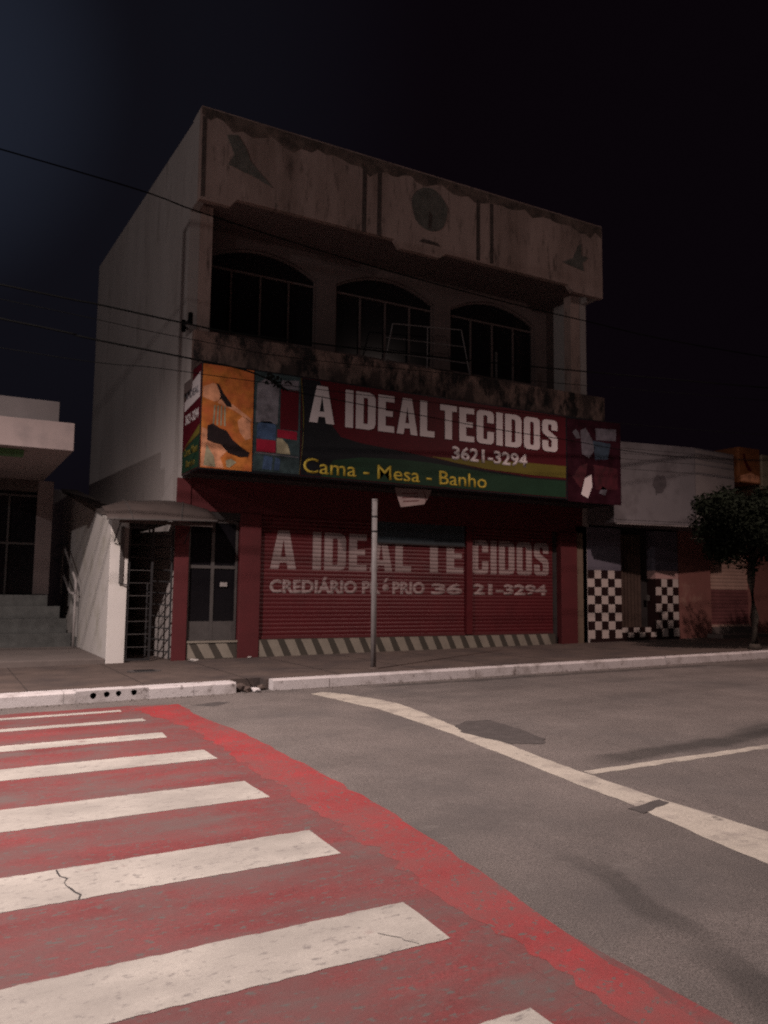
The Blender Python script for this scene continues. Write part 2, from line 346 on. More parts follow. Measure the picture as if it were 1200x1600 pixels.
# kerb with four round drain mouths
def kerb_run(bm, x0, x1, yf, yb, seg=0.9):
    x = x0
    while x < x1 - 1e-3:
        xe = min(x + seg, x1); j = random.uniform(-0.008, 0.008); k = random.uniform(-0.006, 0.004)
        c = 0.018
        pr = [(yf + j, -0.02), (yf + j + 0.01, 0.15 - c + k), (yf + c + 0.012 + j, 0.152 + k), (yb, 0.153), (yb, -0.02)]
        a = [bm.verts.new((x + 0.003, yy, g(x, z))) for yy, z in pr]; b = [bm.verts.new((xe - 0.003, yy, g(xe, z))) for yy, z in pr]
        bm.faces.new(a); bm.faces.new(b[::-1])
        for i in range(5): bm.faces.new((a[i], b[i], b[(i + 1) % 5], a[(i + 1) % 5]))
        x = xe
bm = BM()
kerb_run(bm, -60, -2.25, -3.86, -3.58)
kerb_run(bm, -1.33, -0.10, -3.86, -3.58, 0.62)
kerb_run(bm, 0.46, 70, -3.84, -3.66)
# block with holes: front face triangulated around circles that run inwards
y0 = -3.86; x0, x1 = -2.25, -1.33
front = [bm.verts.new((x, y0, g(x, z))) for x, z in ((x0, -0.02), (x1, -0.02), (x1, 0.152), (x0, 0.152))]
edges = [bm.edges.new((front[i], front[(i + 1) % 4])) for i in range(4)]
holes = []
for hx, hz, hr in ((-2.04, 0.085, 0.040), (-1.87, 0.094, 0.038), (-1.72, 0.096, 0.036), (-1.52, 0.098, 0.038)):
    ring = [bm.verts.new((hx + hr * math.cos(a) * (1 + 0.1 * math.sin(3 * a)), y0, g(hx, hz) + hr * math.sin(a))) for a in (2 * math.pi * k / 14 for k in range(14))]
    edges += [bm.edges.new((ring[i], ring[(i + 1) % 14])) for i in range(14)]; holes.append(ring)
bmesh.ops.triangle_fill(bm, edges=edges, use_beauty=True)
for f in [f for f in bm.faces if len(f.verts) == 3 or all(abs(v.co.y - y0) < 1e-6 for v in f.verts)]:
    c = f.calc_center_median()
    if abs(c.y - y0) < 1e-6 and any((c - sum((v.co for v in r), Vector()) / 14).length < 0.03 and all(v in r for v in f.verts) for r in holes):
        bm.faces.remove(f)
for ring in holes:
    inner = [bm.verts.new(v.co + Vector((0, 0.22, 0.0))) for v in ring]
    for i in range(14): bm.faces.new((ring[i], ring[(i + 1) % 14], inner[(i + 1) % 14], inner[i])).material_index = 1
    bm.faces.new(inner).material_index = 1
back = [bm.verts.new((v.co.x, -3.58, v.co.z)) for v in front]
for i in range(4): bm.faces.new((front[i], front[(i + 1) % 4], back[(i + 1) % 4], back[i]))
bm.faces.new(back)
struct('kerb', bm, [M['kerb'], M['hole']])

# broken kerb at the gully: hollow, loose chunks
bm = BM(); gsheet(bm, [(-0.05, -3.41), (-0.06, -3.6), (0.02, -3.80), (0.30, -3.78), (0.45, -3.62), (0.42, -3.41)], 0.012)
struct('gully_hole', bm, M['hole'])
def rock(cx, cy, cz, sx, sy, sz, seed):
    rr = random.Random(seed); bm = BM(); bmesh.ops.create_icosphere(bm, subdivisions=2, radius=1)
    for v in bm.verts:
        k = 1 + rr.uniform(-0.18, 0.18); v.co = Vector((v.co.x * sx * k, v.co.y * sy * k, max(-0.6, v.co.z) * sz * k))
    return bm
rocks = [(0.0, -3.68, 0.10, 0.09, 0.07, 'largest dirty concrete chunk beside the intact left kerb'),
         (0.08, -3.82, 0.10, 0.05, 0.05, 'low brown concrete chunk in front of the dark gully hole'),
         (0.19, -3.84, 0.13, 0.05, 0.035, 'thin white kerb flake lying along the road edge of the gully hole'),
         (0.33, -3.70, 0.06, 0.06, 0.05, 'small grey kerb chunk against the right kerb end')]
for i, (x, y, sx, sy, sz, lab) in enumerate(rocks):
    b0 = rock(0, 0, 0, sx, sy, sz, i); o = obj('kerb_rubble', b0, M['kerb'] if i == 2 else M['walk'])
    o.location = (x, y, g(x, 0.004 + sz * 0.6)); o.rotation_euler = (0, 0, i * 0.9)
    tag(o, lab, 'rubble', 'broken pieces of kerb at the gully')

# ------------------------------------------------------------------ road markings
def stripe_pts(xa, xb, ya, yb, amp=0.010, n=14, skew=0.0):
    p = []
    p += jitter_line((xa, ya), (xb, ya), n, amp) + jitter_line((xb, ya), (xb + skew, yb), 3, amp)
    p += jitter_line((xb + skew, yb), (xa, yb), n, amp) + jitter_line((xa, yb), (xa, ya), 3, amp)
    return [(q.x, q.y) for q in p]
bm = BM(); gsheet(bm, stripe_pts(-5.9, -1.74, -15.0, -4.42, 0.02, 30), 0.004)
struct('crosswalk_red_paint', bm, M['red'])
bm = BM()
ed = [(-1.10, -4.55), (-1.14, -5.6), (-1.06, -6.6), (-1.05, -7.7), (-1.10, -9.0), (-1.15, -10.1), (-1.28, -11.2), (-1.42, -12.3), (-1.50, -13.1), (-1.55, -15)]
rt = []
for a, b in zip(ed, ed[1:]): rt += [(q.x, q.y) for q in jitter_line(a, b, 6, 0.022)]
lf = [(-1.80, -15), (-1.72, -13), (-1.70, -12.1), (-1.62, -11), (-1.58, -10), (-1.55, -8.8), (-1.50, -7.7), (-1.45, -6.6), (-1.6, -5.5), (-1.74, -4.5)]
ll = []
for a, b in zip(lf, lf[1:]): ll += [(q.x, q.y) for q in jitter_line(a, b, 12, 0.05)]
gsheet(bm, rt + ll, 0.0075)
struct('crosswalk_red_border', bm, M['redband'])
bm = BM()                                  # the strip of thin red between stripes' ends and border
gsheet(bm, [(-1.76, -15), (-1.40, -15)] + [(-1.42, -12), (-1.3, -10), (-1.2, -8), (-1.2, -6), (-1.25, -4.5), (-1.76, -4.4)], 0.0055)
struct('crosswalk_red_edge', bm, M['red'])
SW = [(-4.86, -4.72, -1.87, .0), (-5.68, -5.50, -1.76, 0), (-6.80, -6.50, -1.80, .02), (-8.02, -7.58, -1.66, .0), (-9.47, -8.92, -1.73, .0), (-10.82, -10.33, -1.82, .02), (-12.04, -11.60, -1.89, .02), (-13.35, -12.66, -1.98, .02), (-14.7, -14.0, -2.0, 0)]
for ya, yb, xb, sk in SW:
    bm = BM(); gsheet(bm, stripe_pts(-5.45, xb, ya, yb, 0.006, 90, sk), 0.0085)
    struct('crosswalk_stripe', bm, M['white'])
# worn bites where the red shows at the edge of two stripes and a crack across one
def crack(pts, wdt, o=0.0112):
    bm = BM(); L = []; Rr = []
    for (x, y) in pts:
        a = wdt * random.uniform(0.4, 1.1); L.append((x - a, y)); Rr.append((x + a, y + 0.004))
    gsheet(bm, L + Rr[::-1], o); struct('pavement_crack', bm, M['crack'])
def wob(x0, y0, x1, y1, n, amp):
    return [(x0 + (x1 - x0) * i / n + random.uniform(-amp, amp), y0 + (y1 - y0) * i / n) for i in range(n + 1)]
crack(wob(-3.22, -10.82, -3.25, -10.34, 9, 0.02), 0.006)
crack(wob(-2.03, -12.03, -2.14, -11.85, 6, 0.012), 0.0018)
bm = BM()
rgt = [(1.02, -4.35), (1.20, -4.69), (1.36, -5.4), (1.40, -5.9), (1.26, -6.8), (1.12, -7.43), (1.05, -8.1), (0.97, -8.79), (0.84, -9.5), (0.78, -9.95), (0.70, -10.67), (0.66, -11.72), (0.60, -13), (0.55, -15)]
lft = [(0.05, -15), (0.08, -13), (0.14, -12.09), (0.22, -11.6), (0.40, -10.82), (0.46, -10.22), (0.61, -9.25), (0.72, -8.5), (0.81, -7.93), (0.90, -6.9), (0.95, -6.2), (0.86, -5.2), (0.80, -4.7), (0.78, -4.4)]
pp = []
for L_ in (rgt, lft):
    for a, b in zip(L_, L_[1:]): pp += [(q.x, q.y) for q in jitter_line(a, b, 5, 0.012)]
gsheet(bm, pp, 0.006)
struct('stop_line', bm, M['oldwhite'])
bm = BM(); gsheet(bm, stripe_pts(0.80, 3.9, -10.05, -9.93, 0.014, 30), 0.0045)
struct('lane_line', bm, M['oldwhite'])
def blob(pts, o, m, name, sub=6, amp=0.02):
    q = []
    for a, b in zip(pts, pts[1:] + pts[:1]): q += [(v.x, v.y) for v in jitter_line(a, b, sub, amp)]
    bm = BM(); gsheet(bm, q, o); struct(name, bm, m)
blob([(0.93, -8.02), (1.10, -7.62), (1.36, -7.44), (1.66, -7.46), (1.60, -8.1), (1.47, -8.67), (1.27, -8.88), (1.02, -8.72)], 0.0095, M['patch'], 'asphalt_patch')
blob([(0.29, -10.92), (0.66, -10.86), (0.66, -10.95), (0.30, -11.06)], 0.0095, M['patch'], 'asphalt_patch', 4, 0.01)
blob([(-0.98, -4.75), (-0.62, -4.58), (-0.45, -4.68), (-0.75, -4.95)], 0.0045, M['patch'], 'asphalt_patch', 4, 0.02)

# loose grit and leaves swept into the gutter and along the plinth
rr = random.Random(21); bm = BM()
for k in range(1500):
    x = rr.uniform(-4.5, 12); u = rr.random()
    y_ = -3.875 - abs(rr.gauss(0, .10)) if u < .6 else (-0.06 - abs(rr.gauss(0, .12)) if u < .8 else rr.uniform(-3.5, -.1))
    z = g(x, .004) if y_ < -3.8 else g(x, .150); r_ = rr.uniform(.004, .014)
    if -1.3 < x < -.85 and y_ > -.3: continue
    a = rr.uniform(0, 6.28); p = [Vector((x + r_ * math.cos(a + q) * rr.uniform(.7, 1.3), y_ + r_ * math.sin(a + q), z)) for q in (0, 2.1, 4.2)]
    t = Vector((x, y_, z + r_ * rr.uniform(.4, 1)))
    v = [bm.verts.new(q) for q in p + [t]]
    for f in ((0, 1, 3), (1, 2, 3), (2, 0, 3), (0, 2, 1)): bm.faces.new([v[i] for i in f])
tag(obj('grit', bm, M['bark']), 'brown grit and crumbs scattered along the gutter and pavement', 'grit', kind='stuff')

# pavement details
bm = BM(); tube(bm, [(-0.9, -1.64, g(-.9, 0.147)), (-0.9, -1.64, g(-.9, 0.156))], 0.27, 24)
for v in bm.verts: v.co.y = -1.64 + (v.co.y + 1.64) * 0.75
t_ = thing('manhole_cover', (-0.9, -1.64, g(-.9, 0.146)), 'dark oval manhole cover set in the pavement in front of the gate', 'manhole cover')
obj('lid', bm, M['patch'], t_)
bm = BM()
for k in range(5): box(bm, -1.06, -0.74, -1.76 + k * 0.055, -1.74 + k * 0.055, g(-.9, 0.1565), g(-.9, 0.162))
obj('lid_ribs', bm, M['darkmetal'], t_)
def crumple(cx, cy, cz, s, seed):
    rr = random.Random(seed); bm = BM(); bmesh.ops.create_icosphere(bm, subdivisions=2, radius=1)
    for v in bm.verts:
        k = 1 + rr.uniform(-.35, .35); v.co = Vector((v.co.x * s * 1.6 * k, v.co.y * s * k, v.co.z * s * .45 * k))
    bmesh.ops.translate(bm, verts=bm.verts, vec=(cx, cy, cz + s * .4)); return bm
one('litter', crumple(0.28, -0.28, g(.28, .148), 0.05, 3), M['litter'], 'flat white scrap of litter on the pavement before the glazed door', 'litter', 'white litter by the store plinth', base=(0.28, -0.28, g(.28, .148)))
one('litter', crumple(1.42, -0.10, g(1.42, .148), 0.03, 4), M['litter'], 'small white crumpled paper at the foot of the red pier', 'litter', 'white litter by the store plinth', base=(1.42, -0.1, g(1.42, .148)))

# ------------------------------------------------------------------ main building
B = thing('store_building', (5.0, 4.0, 0.1), 'three storey cream corner-shop building with mouldy parapet, balcony and dark red ground floor', 'building')
SK = -0.07 * 0.62                               # the left side wall is not quite square to the street
def skx(y): return SK * y
bm = BM()
W = [(0.0, 0.0), (0.0, 0), (skx(8.4), 8.4)]
# side wall (left), rear, right: closed shells 0.2 thick
prism(bm, [(0, 0.0, -0.1), (skx(8.4), 8.4, -0.1), (skx(8.4), 8.4, 10.62), (0, 0.0, 10.62)], (0.2, 0, 0))
obj('side_wall', bm, M['wallside'], B)
bm = BM(); box(bm, 10.0, 10.2, 0.0, 8.4, -0.1, 10.62); obj('side_wall', bm, M['wallside'], B)
bm = BM(); box(bm, skx(8.4) + 0.2, 10.0, 8.2, 8.4, -0.1, 10.62); obj('rear_wall', bm, M['wallside'], B)
bm = BM(); box(bm, 0.21, 9.99, 1.0, 8.2, 9.2, 9.4); obj('roof', bm, M['greyrender'], B)
# parapet front panel with cut-up lower edge
bm = BM()
low = [(0, 8.80), (0.62, 8.80), (0.75, 8.97), (4.25, 8.97), (4.38, 8.80), (5.40, 8.80), (5.55, 8.93), (9.10, 8.93), (9.25, 8.78), (10.22, 8.78)]
pts = [(x, -0.6, z) for x, z in low] + [(10.22, -0.6, 10.66), (0, -0.6, 10.66)]
prism(bm, pts, (0, 0.14, 0)); par = obj('parapet', bm, M['cream'], B, bevel=0.01)
bm = BM(); prism(bm, [(0.0, -0.46, 8.80), (0.0, -0.003, 8.80), (0.0, -0.003, 10.66), (0.0, -0.46, 10.66)], (0.14, 0, 0)); obj('parapet_return', bm, M['wallside'], B)
bm = BM(); box(bm, 10.06, 10.2, -0.46, -0.003, 8.80, 10.66); obj('parapet_return', bm, M['wallside'], B)
bm = BM()                                   # mould creeping down from the coping: ragged raised-paint patches
rr = random.Random(3)
x = 0.0
top = []; bot = []
while x < 10.2:
    d = 0.16 + 0.16 * rr.random() + (0.16 if 0.6 < x < 2.0 or 3.3 < x < 4 or 6.2 < x < 7 or x > 8.6 else 0) * rr.random()
    bot.append((x, 10.655 - d)); x += 0.12 + 0.12 * rr.random()
bot = [(0.0, 10.5)] + bot[1:] + [(10.2, 10.45)]
for (xa, za), (xb, zb) in zip(bot, bot[1:]):
    plate(bm, [(xa, za), (xb, zb), (xb, 10.63), (xa, 10.63)], -0.6005, 0.003)
obj('mould_band', bm, mat('mould wash', (0.20, 0.145, 0.125), 0.95, 0.3, 3, 0.2, 60, [((0.08, 0.062, 0.055), 3.2, 0.50, 0.10)]), B)
bm = BM()
for gx in (3.50, 3.86, 6.42, 6.80):
    bm = BM(); plate(bm, [(gx - 0.05, 8.96), (gx + 0.05, 8.96), (gx + 0.055, 10.40), (gx - 0.045, 10.40)], -0.6005, 0.004); obj('stained_groove', bm, M['mould'], B)
bm = BM(); plate(bm, [(0.03, 8.85), (0.11, 8.86), (0.10, 10.45), (0.02, 10.45)], -0.6005, 0.004)
obj('stained_groove', bm, M['mould'], B)
# reliefs: bird-like leaf at left, disc with leaf at centre, small one at right
bm = BM()
plate(bm, [(0.50, 10.20), (0.72, 10.26), (0.90, 10.02), (0.98, 9.80), (1.18, 9.62), (1.46, 9.38), (1.10, 9.50), (0.80, 9.56), (0.55, 9.62), (0.66, 9.85)], -0.6045, 0.014)
obj('relief', bm, M['greenstain'], B)
bm = BM()
c = [(5.12 + 0.46 * math.cos(a) * (1 + .04 * math.sin(5 * a)), 9.84 + 0.49 * math.sin(a)) for a in (2 * math.pi * k / 26 for k in range(26))]
plate(bm, c, -0.6045, 0.014); obj('relief', bm, M['greenstain'], B)
bm = BM()
plate(bm, [(5.08, 9.40), (5.14, 9.40), (5.17, 9.72), (5.10, 9.80)], -0.619, 0.01)
plate(bm, [(4.85, 9.05), (5.4, 9.05), (5.3, 9.12), (4.95, 9.13)], -0.6045, 0.012); obj('relief_stem', bm, M['mould'], B)
bm = BM()
plate(bm, [(8.90, 9.45), (9.25, 9.62), (9.40, 9.95), (9.52, 10.05), (9.50, 9.75), (9.74, 9.72), (9.55, 9.55), (9.60, 9.36), (9.25, 9.40)], -0.6045, 0.014)
obj('relief', bm, M['greenstain'], B)
# soffit
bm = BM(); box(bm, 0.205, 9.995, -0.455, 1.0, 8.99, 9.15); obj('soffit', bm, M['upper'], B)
# upper window wall, recessed, with three segmental arched openings
def arch(x0, x1, zs, rise, n=10):
    cx = (x0 + x1) / 2; h = (x1 - x0) / 2
    return [(cx - h * math.cos(math.pi * i / n * 1.0) if False else x0 + (x1 - x0) * i / n, zs + rise * (1 - ((x0 + (x1 - x0) * i / n - cx) / h) ** 2)) for i in range(n + 1)]
WIN = [(0.55, 3.17), (3.63, 6.27), (6.73, 9.37)]
bm = BM()
def wallpiece(pts): prism(bm, [(x, 1.0, z) for x, z in pts], (0, 0.18, 0))
edgesx = [0.2] + [v for w_ in WIN for v in w_] + [10.0]
for i in range(0, 8, 2): wallpiece([(edgesx[i], 5.3), (edgesx[i + 1], 5.3), (edgesx[i + 1], 8.40), (edgesx[i], 8.40)])
for a, b in WIN: wallpiece([(a, 5.3), (b, 5.3), (b, 6.80), (a, 6.80)])
for i, (a, b) in enumerate(WIN):
    l = 0.2 if i == 0 else (WIN[i - 1][1] + a) / 2; r = 10.0 if i == 2 else (b + WIN[i + 1][0]) / 2
    ar = arch(a, b, 8.40, 0.38)
    for (xa, za), (xb, zb) in zip(ar, ar[1:]): wallpiece([(xa, za), (xb, zb), (xb, 8.989), (xa, 8.989)])
    wallpiece([(l, 8.40), (a, 8.40), (a, 8.989), (l, 8.989)]); wallpiece([(b, 8.40), (r, 8.40), (r, 8.989), (b, 8.989)])
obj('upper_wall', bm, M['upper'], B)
for a, b in WIN:
    ar = arch(a, b, 8.40, 0.38)
    bm = BM(); t = 0.05
    for (xa, za), (xb, zb) in zip(ar, ar[1:]):
        prism(bm, [(xa, 1.06, za - t), (xb, 1.06, zb - t), (xb, 1.06, zb - .002), (xa, 1.06, za - .002)], (0, 0.06, 0))
    box(bm, a + .002, a + t, 1.06, 1.12, 6.80, 8.36); box(bm, b - t, b - .002, 1.06, 1.12, 6.80, 8.36)
    box(bm, a + t, b - t, 1.065, 1.115, 8.22, 8.26); box(bm, a + t, b - t, 1.06, 1.12, 6.802, 6.86)
    for k in (1, 2, 3):
        xm = a + (b - a) * k / 4; box(bm, xm - .018, xm + .018, 1.07, 1.11, 6.86, 8.22)
    wf = obj('window', bm, M['upper'], B)
    bm = BM(); prism(bm, [(a + .01, 1.125, 6.81), (b - .01, 1.125, 6.81)] + [(x, 1.125, z - .01) for x, z in ar[::-1]], (0, 0.01, 0))
    obj('pane', bm, M['dkglass'], wf)
# corner piers on the balcony
bm = BM(); box(bm, 0.201, 0.46, 0.0, 0.26, 6.30, 8.985)
obj('corner_pier', bm, M['cream'], B, bevel=.008)
bm = BM(); box(bm, 9.70, 9.995, 0.0, 0.26, 6.30, 8.985); obj('corner_pier', bm, M['cream'], B, bevel=.008)
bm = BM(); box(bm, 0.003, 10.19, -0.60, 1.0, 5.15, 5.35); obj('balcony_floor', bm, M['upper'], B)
bm = BM(); box(bm, 0.0, 10.2, -0.62, -0.46, 5.355, 6.26); obj('balcony_wall', bm, M['mottled'], B, bevel=.01)
bm = BM(); box(bm, 0.0, 0.16, -0.457, -0.004, 5.355, 6.26); obj('balcony_return', bm, M['wallside'], B); bm = BM(); box(bm, 10.04, 10.2, -0.457, -0.004, 5.355, 6.26); obj('balcony_return', bm, M['wallside'], B)
# ground floor: lintel, piers, plinth
bm = BM(); box(bm, 0.201, 10.0, 0.0, 0.25, 2.95, 5.149); obj('lintel', bm, M['redwall'], B)
bm = BM(); box(bm, 0.004, 10.19, -0.02, 0.0 - .002, 5.0, 5.149); obj('lintel_strip', bm, M['mottled'], B)
def pier(x0, x1, y0=-0.03): 
    bm = BM(); box(bm, x0, x1, y0, 0.0 - .002 if y0 < 0 else .25, 0.0, 3.55); return obj('pier', bm, M['redwall'], B, bevel=.01)
bm = BM(); box(bm, -0.07, 0.20, -0.04, -0.002, 0.0, 3.55); obj('pier', bm, M['redwall'], B, bevel=.01)
bm = BM(); box(bm, 1.20, 1.62, -0.04, 0.25, 0.0, 2.949); obj('pier', bm, M['redwall'], B, bevel=.01)
bm = BM(); box(bm, 6.55, 6.70, 0.01, 0.25, 0.52, 2.949); obj('pier', bm, M['redshut'], B, bevel=.005)
bm = BM(); box(bm, 9.26, 9.77, -0.05, 0.25, 0.0, 2.949); obj('pier', bm, M['redwall'], B, bevel=.01)
bm = BM(); box(bm, 9.10, 9.259, 0.12, 0.25, 0.0, 2.949); obj('jamb', bm, M['darkroom'], B)
bm = BM(); box(bm, 1.621, 9.10, 0.002, 0.25, 0.0, 0.50); pl = obj('plinth', bm, M['plinthd'], B)
bm = BM(); box(bm, 0.22, 1.199, 0.002, 0.25, 0.0, 0.46); obj('plinth', bm, M['plinthd'], B)
bm = BM()
def band(xa, xb, z1):
    x = xa - 0.2
    while x < xb:
        q = [(x + .17, .17), (x + 0.37, .17), (x + .22, z1), (x + 0.0, z1)]
        q = [(min(max(a, xa), xb), z) for a, z in q]
        if q[1][0] - q[0][0] > .01 or q[2][0] - q[3][0] > .01:
            if len({(round(a, 4), z) for a, z in q}) == 4: plate(bm, q, -0.001, 0.003)
        x += 0.36
band(1.64, 9.09, 0.495)
obj('plinth_stripes', bm, M['plinthw'], B)
bm = BM(); band(0.24, 1.18, 0.455); obj('plinth_stripes', bm, M['plinthw'], B)
bm = BM(); box(bm, 0.22, 1.199, -0.02, 0.001, 0.461, 0.50); obj('door_sill', bm, M['plinthw'], B)
# glazed door
bm = BM(); 
for a, b in ((0.21, 0.25), (1.14, 1.18), (0.66, 0.72)): box(bm, a, b, 0.06, 0.11, 0.50, 2.78)
for a, b in ((2.74, 2.80), (1.86, 1.92), (0.501, 0.54)): box(bm, 0.25, 0.66, 0.062, 0.108, a, b); box(bm, 0.72, 1.14, 0.062, 0.108, a, b)
dr = obj('door', bm, M['frame'], B)
bm = BM(); box(bm, 0.25, 1.14, 0.085, 0.095, 0.86, 2.74); obj('pane', bm, M['dkglass'], dr)
bm = BM(); box(bm, 0.25, 0.66, 0.07, 0.10, 0.54, 0.86); box(bm, 0.72, 1.14, 0.07, 0.10, 0.54, 0.86); obj('kick_panel', bm, M['frame'], dr)
bm = BM(); box(bm, 0.84, 0.98, 0.045, 0.06, 1.52, 1.60); obj('handle', bm, M['paleframe'], dr)
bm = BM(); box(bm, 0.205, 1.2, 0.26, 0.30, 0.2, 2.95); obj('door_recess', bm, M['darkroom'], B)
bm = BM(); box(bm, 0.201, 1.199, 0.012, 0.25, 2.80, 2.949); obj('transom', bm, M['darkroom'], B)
# roller shutters, corrugated
PER = 0.082
def prof(z):
    u = (z / PER) % 1.0
    return -0.014 * (4 * u * (1 - u)) ** 0.6
def shutter(x0, x1, z0, z1, y, m, parent, name='roller_shutter', per=PER):
    bm = BM(); n = int((z1 - z0) / per * 6) + 1; prev = None
    for i in range(n + 1):
        z = z0 + (z1 - z0) * i / n; u = (z / per) % 1.0; yy = y - 0.014 * (4 * u * (1 - u)) ** 0.6
        cur = (bm.verts.new((x0, yy, z)), bm.verts.new((x1, yy, z)))
        if prev: bm.faces.new((prev[0], prev[1], cur[1], cur[0]))
        prev = cur
    return obj(name, bm, m, parent)
SY = 0.10
sh1 = shutter(1.62, 6.55, 0.50, 2.95, SY, M['redshut'], B)
sh2 = shutter(6.70, 9.10, 0.50, 2.95, SY, M['redshut'], B)
bm = BM(); box(bm, 1.63, 6.54, 0.06, 0.09, 0.503, 0.56); obj('bottom_rail', bm, M['redwall'], sh1)
bm = BM(); box(bm, 6.71, 9.09, 0.06, 0.09, 0.503, 0.56); obj('bottom_rail', bm, M['redwall'], sh2)
def corr(bm):
    zs = [v.co.z for v in bm.verts]; a, b = min(zs), max(zs)
    k = math.ceil(a / (PER / 4))
    while k * PER / 4 < b:
        z = k * PER / 4
        bmesh.ops.bisect_plane(bm, geom=bm.verts[:] + bm.edges[:] + bm.faces[:], plane_co=(0, 0, z), plane_no=(0, 0, 1), dist=1e-5)
        k += 1
    for v in bm.verts: v.co.y = prof(v.co.z)
def shblk(txt, x0, x1, z0, z1, parent):
    return obj('lettering', block(txt, x0, x1, z0, z1, SY - 0.0015, 0.0015, cb=corr), M['shutwhite'], parent)
def shlet(txt, x0, x1, z0, z1, parent, off=0.02):
    return obj('lettering', letters(txt, x0, x1, z0, z1, SY - 0.0015, 0.0015, off, cb=corr), M['shutwhite'], parent)
shblk('A', 1.86, 2.42, 1.88, 2.66, sh1); shblk('IDEAL', 2.78, 5.12, 1.88, 2.66, sh1); shblk('TE', 5.46, 6.50, 1.88, 2.66, sh1)
shblk('CIDOS', 6.74, 8.98, 1.88, 2.66, sh2)
shlet('CREDIÁRIO PRÓPRIO', 1.86, 5.48, 1.40, 1.74, sh1, .045); shlet('36', 5.64, 6.48, 1.40, 1.66, sh1, .045); shlet('21-3294', 6.76, 8.92, 1.40, 1.66, sh2, .045)

# ------------------------------------------------------------------ main sign
S = thing('store_sign', (4.2, 0.0, 3.57), 'long dark red fabric store signboard with white A IDEAL TECIDOS letters over the shutters', 'sign')
SF = -1.20
bm = BM(); box(bm, 0.0, 10.12, SF, -0.63, 3.57, 5.50); obj('sign_box', bm, M['signblack'], S, bevel=.008)
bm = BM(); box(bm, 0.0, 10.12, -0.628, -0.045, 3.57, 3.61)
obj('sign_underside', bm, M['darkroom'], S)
bm = BM(); prism(bm, [(0.0, -0.628, 3.612), (0.0, -0.045, 3.612), (0.0, -0.045, 4.99), (0.0, -0.628, 5.14)], (0.03, 0, 0)); obj('sign_cheek', bm, M['signblack'], S)
y = SF - 0.001
def pl2(name, shapes, parent=None, t0=0.003):
    pass
# main panel
bm = BM(); plate(bm, [(1.92, 3.60), (8.42, 3.60), (8.42, 5.47), (1.92, 5.47)], y, 0.003); mp = obj('main_panel', bm, M['signred'], S)
bm = BM()
plate(bm, [(1.93, 3.61), (8.41, 3.61), (8.41, 4.02), (7.4, 4.00), (6.21, 4.06), (5.4, 4.14), (4.84, 4.20), (4.1, 4.27), (3.2, 4.34), (2.75, 4.42), (2.5, 4.7), (2.36, 5.1), (2.30, 5.46), (1.93, 5.46)], y - .0035, 0.003)
obj('swoosh', bm, M['signblack'], mp)
bm = BM()
plate(bm, [(2.35, 3.615), (8.40, 3.615), (8.40, 3.99), (7.4, 3.97), (6.21, 4.01), (5.4, 4.06), (4.84, 4.09), (4.1, 4.10), (3.2, 4.06), (2.6, 3.95)], y - .007, 0.002)
obj('swoosh', bm, M['signgreen'], mp)
bm = BM()
plate(bm, [(4.78, 4.225), (5.4, 4.235), (6.2, 4.27), (7.2, 4.31), (8.41, 4.33), (8.41, 4.06), (7.4, 4.05), (6.21, 4.08), (5.4, 4.15)], y - .0037, 0.004)
obj('swoosh', bm, M['signolive'], mp)
yl = y - .0095
obj('lettering', block('A', 2.08, 2.60, 4.64, 5.36, yl, .012), M['signwhite'], mp)
obj('lettering', block('IDEAL', 2.84, 4.88, 4.62, 5.36, yl, .012), M['signwhite'], mp)
obj('lettering', block('TECIDOS', 5.02, 8.16, 4.62, 5.34, yl, .012), M['signwhite'], mp)
obj('lettering', letters('3621-3294', 5.32, 7.30, 4.20, 4.50, yl, .004, .03), M['signwhite'], mp, label='pinkish white phone number')
obj('lettering', letters('Cama - Mesa - Banho', 1.98, 6.20, 3.66, 3.95, yl, .006, .006), M['signyellow'], mp, label='yellow lettering')
bm = BM()
for k in range(1, 3): box(bm, 1.93, 8.41, yl - .0165, yl - .0155, 4.60 + k * 0.25, 4.608 + k * 0.25)
bm.free()
# orange shoe panel
bm = BM(); plate(bm, [(0.02, 3.60), (0.97, 3.60), (0.97, 5.47), (0.02, 5.47)], y, 0.003); op = obj('shoe_panel', bm, M['signorange'], S)
bm = BM(); plate(bm, [(0.03, 3.62), (0.45, 3.62), (0.38, 3.80), (0.52, 3.95), (0.30, 4.20), (0.10, 4.30), (0.03, 4.32)], y - .0035, .002)
plate(bm, [(0.35, 4.90), (0.60, 4.78), (0.94, 4.56), (0.94, 4.50), (0.62, 4.68), (0.30, 4.78)], y - .0035, .002)
plate(bm, [(0.03, 5.05), (0.22, 5.14), (0.34, 5.08), (0.40, 4.88), (0.25, 4.80), (0.03, 4.86)], y - .0035, .002)
plate(bm, [(0.68, 4.50), (0.78, 4.60), (0.92, 4.52), (0.94, 4.20), (0.84, 4.16), (0.72, 4.30)], y - .0035, .002)
obj('panel_print', bm, M['signsalmon'], op)
bm = BM()
for k in range(4): plate(bm, [(0.22 + k * .07, 4.38), (0.25 + k * .07, 4.38), (0.27 + k * .06, 4.74), (0.24 + k * .06, 4.74)], y - .0035, .0015)
plate(bm, [(0.08, 3.64), (0.30, 3.63), (0.26, 3.82), (0.12, 4.02)], y - .0058, .0015)
plate(bm, [(0.50, 3.64), (0.56, 3.64), (0.68, 3.74), (0.58, 3.80), (0.48, 3.76)], y - .0058, .0015)
obj('panel_print', bm, M['signcream'], op)
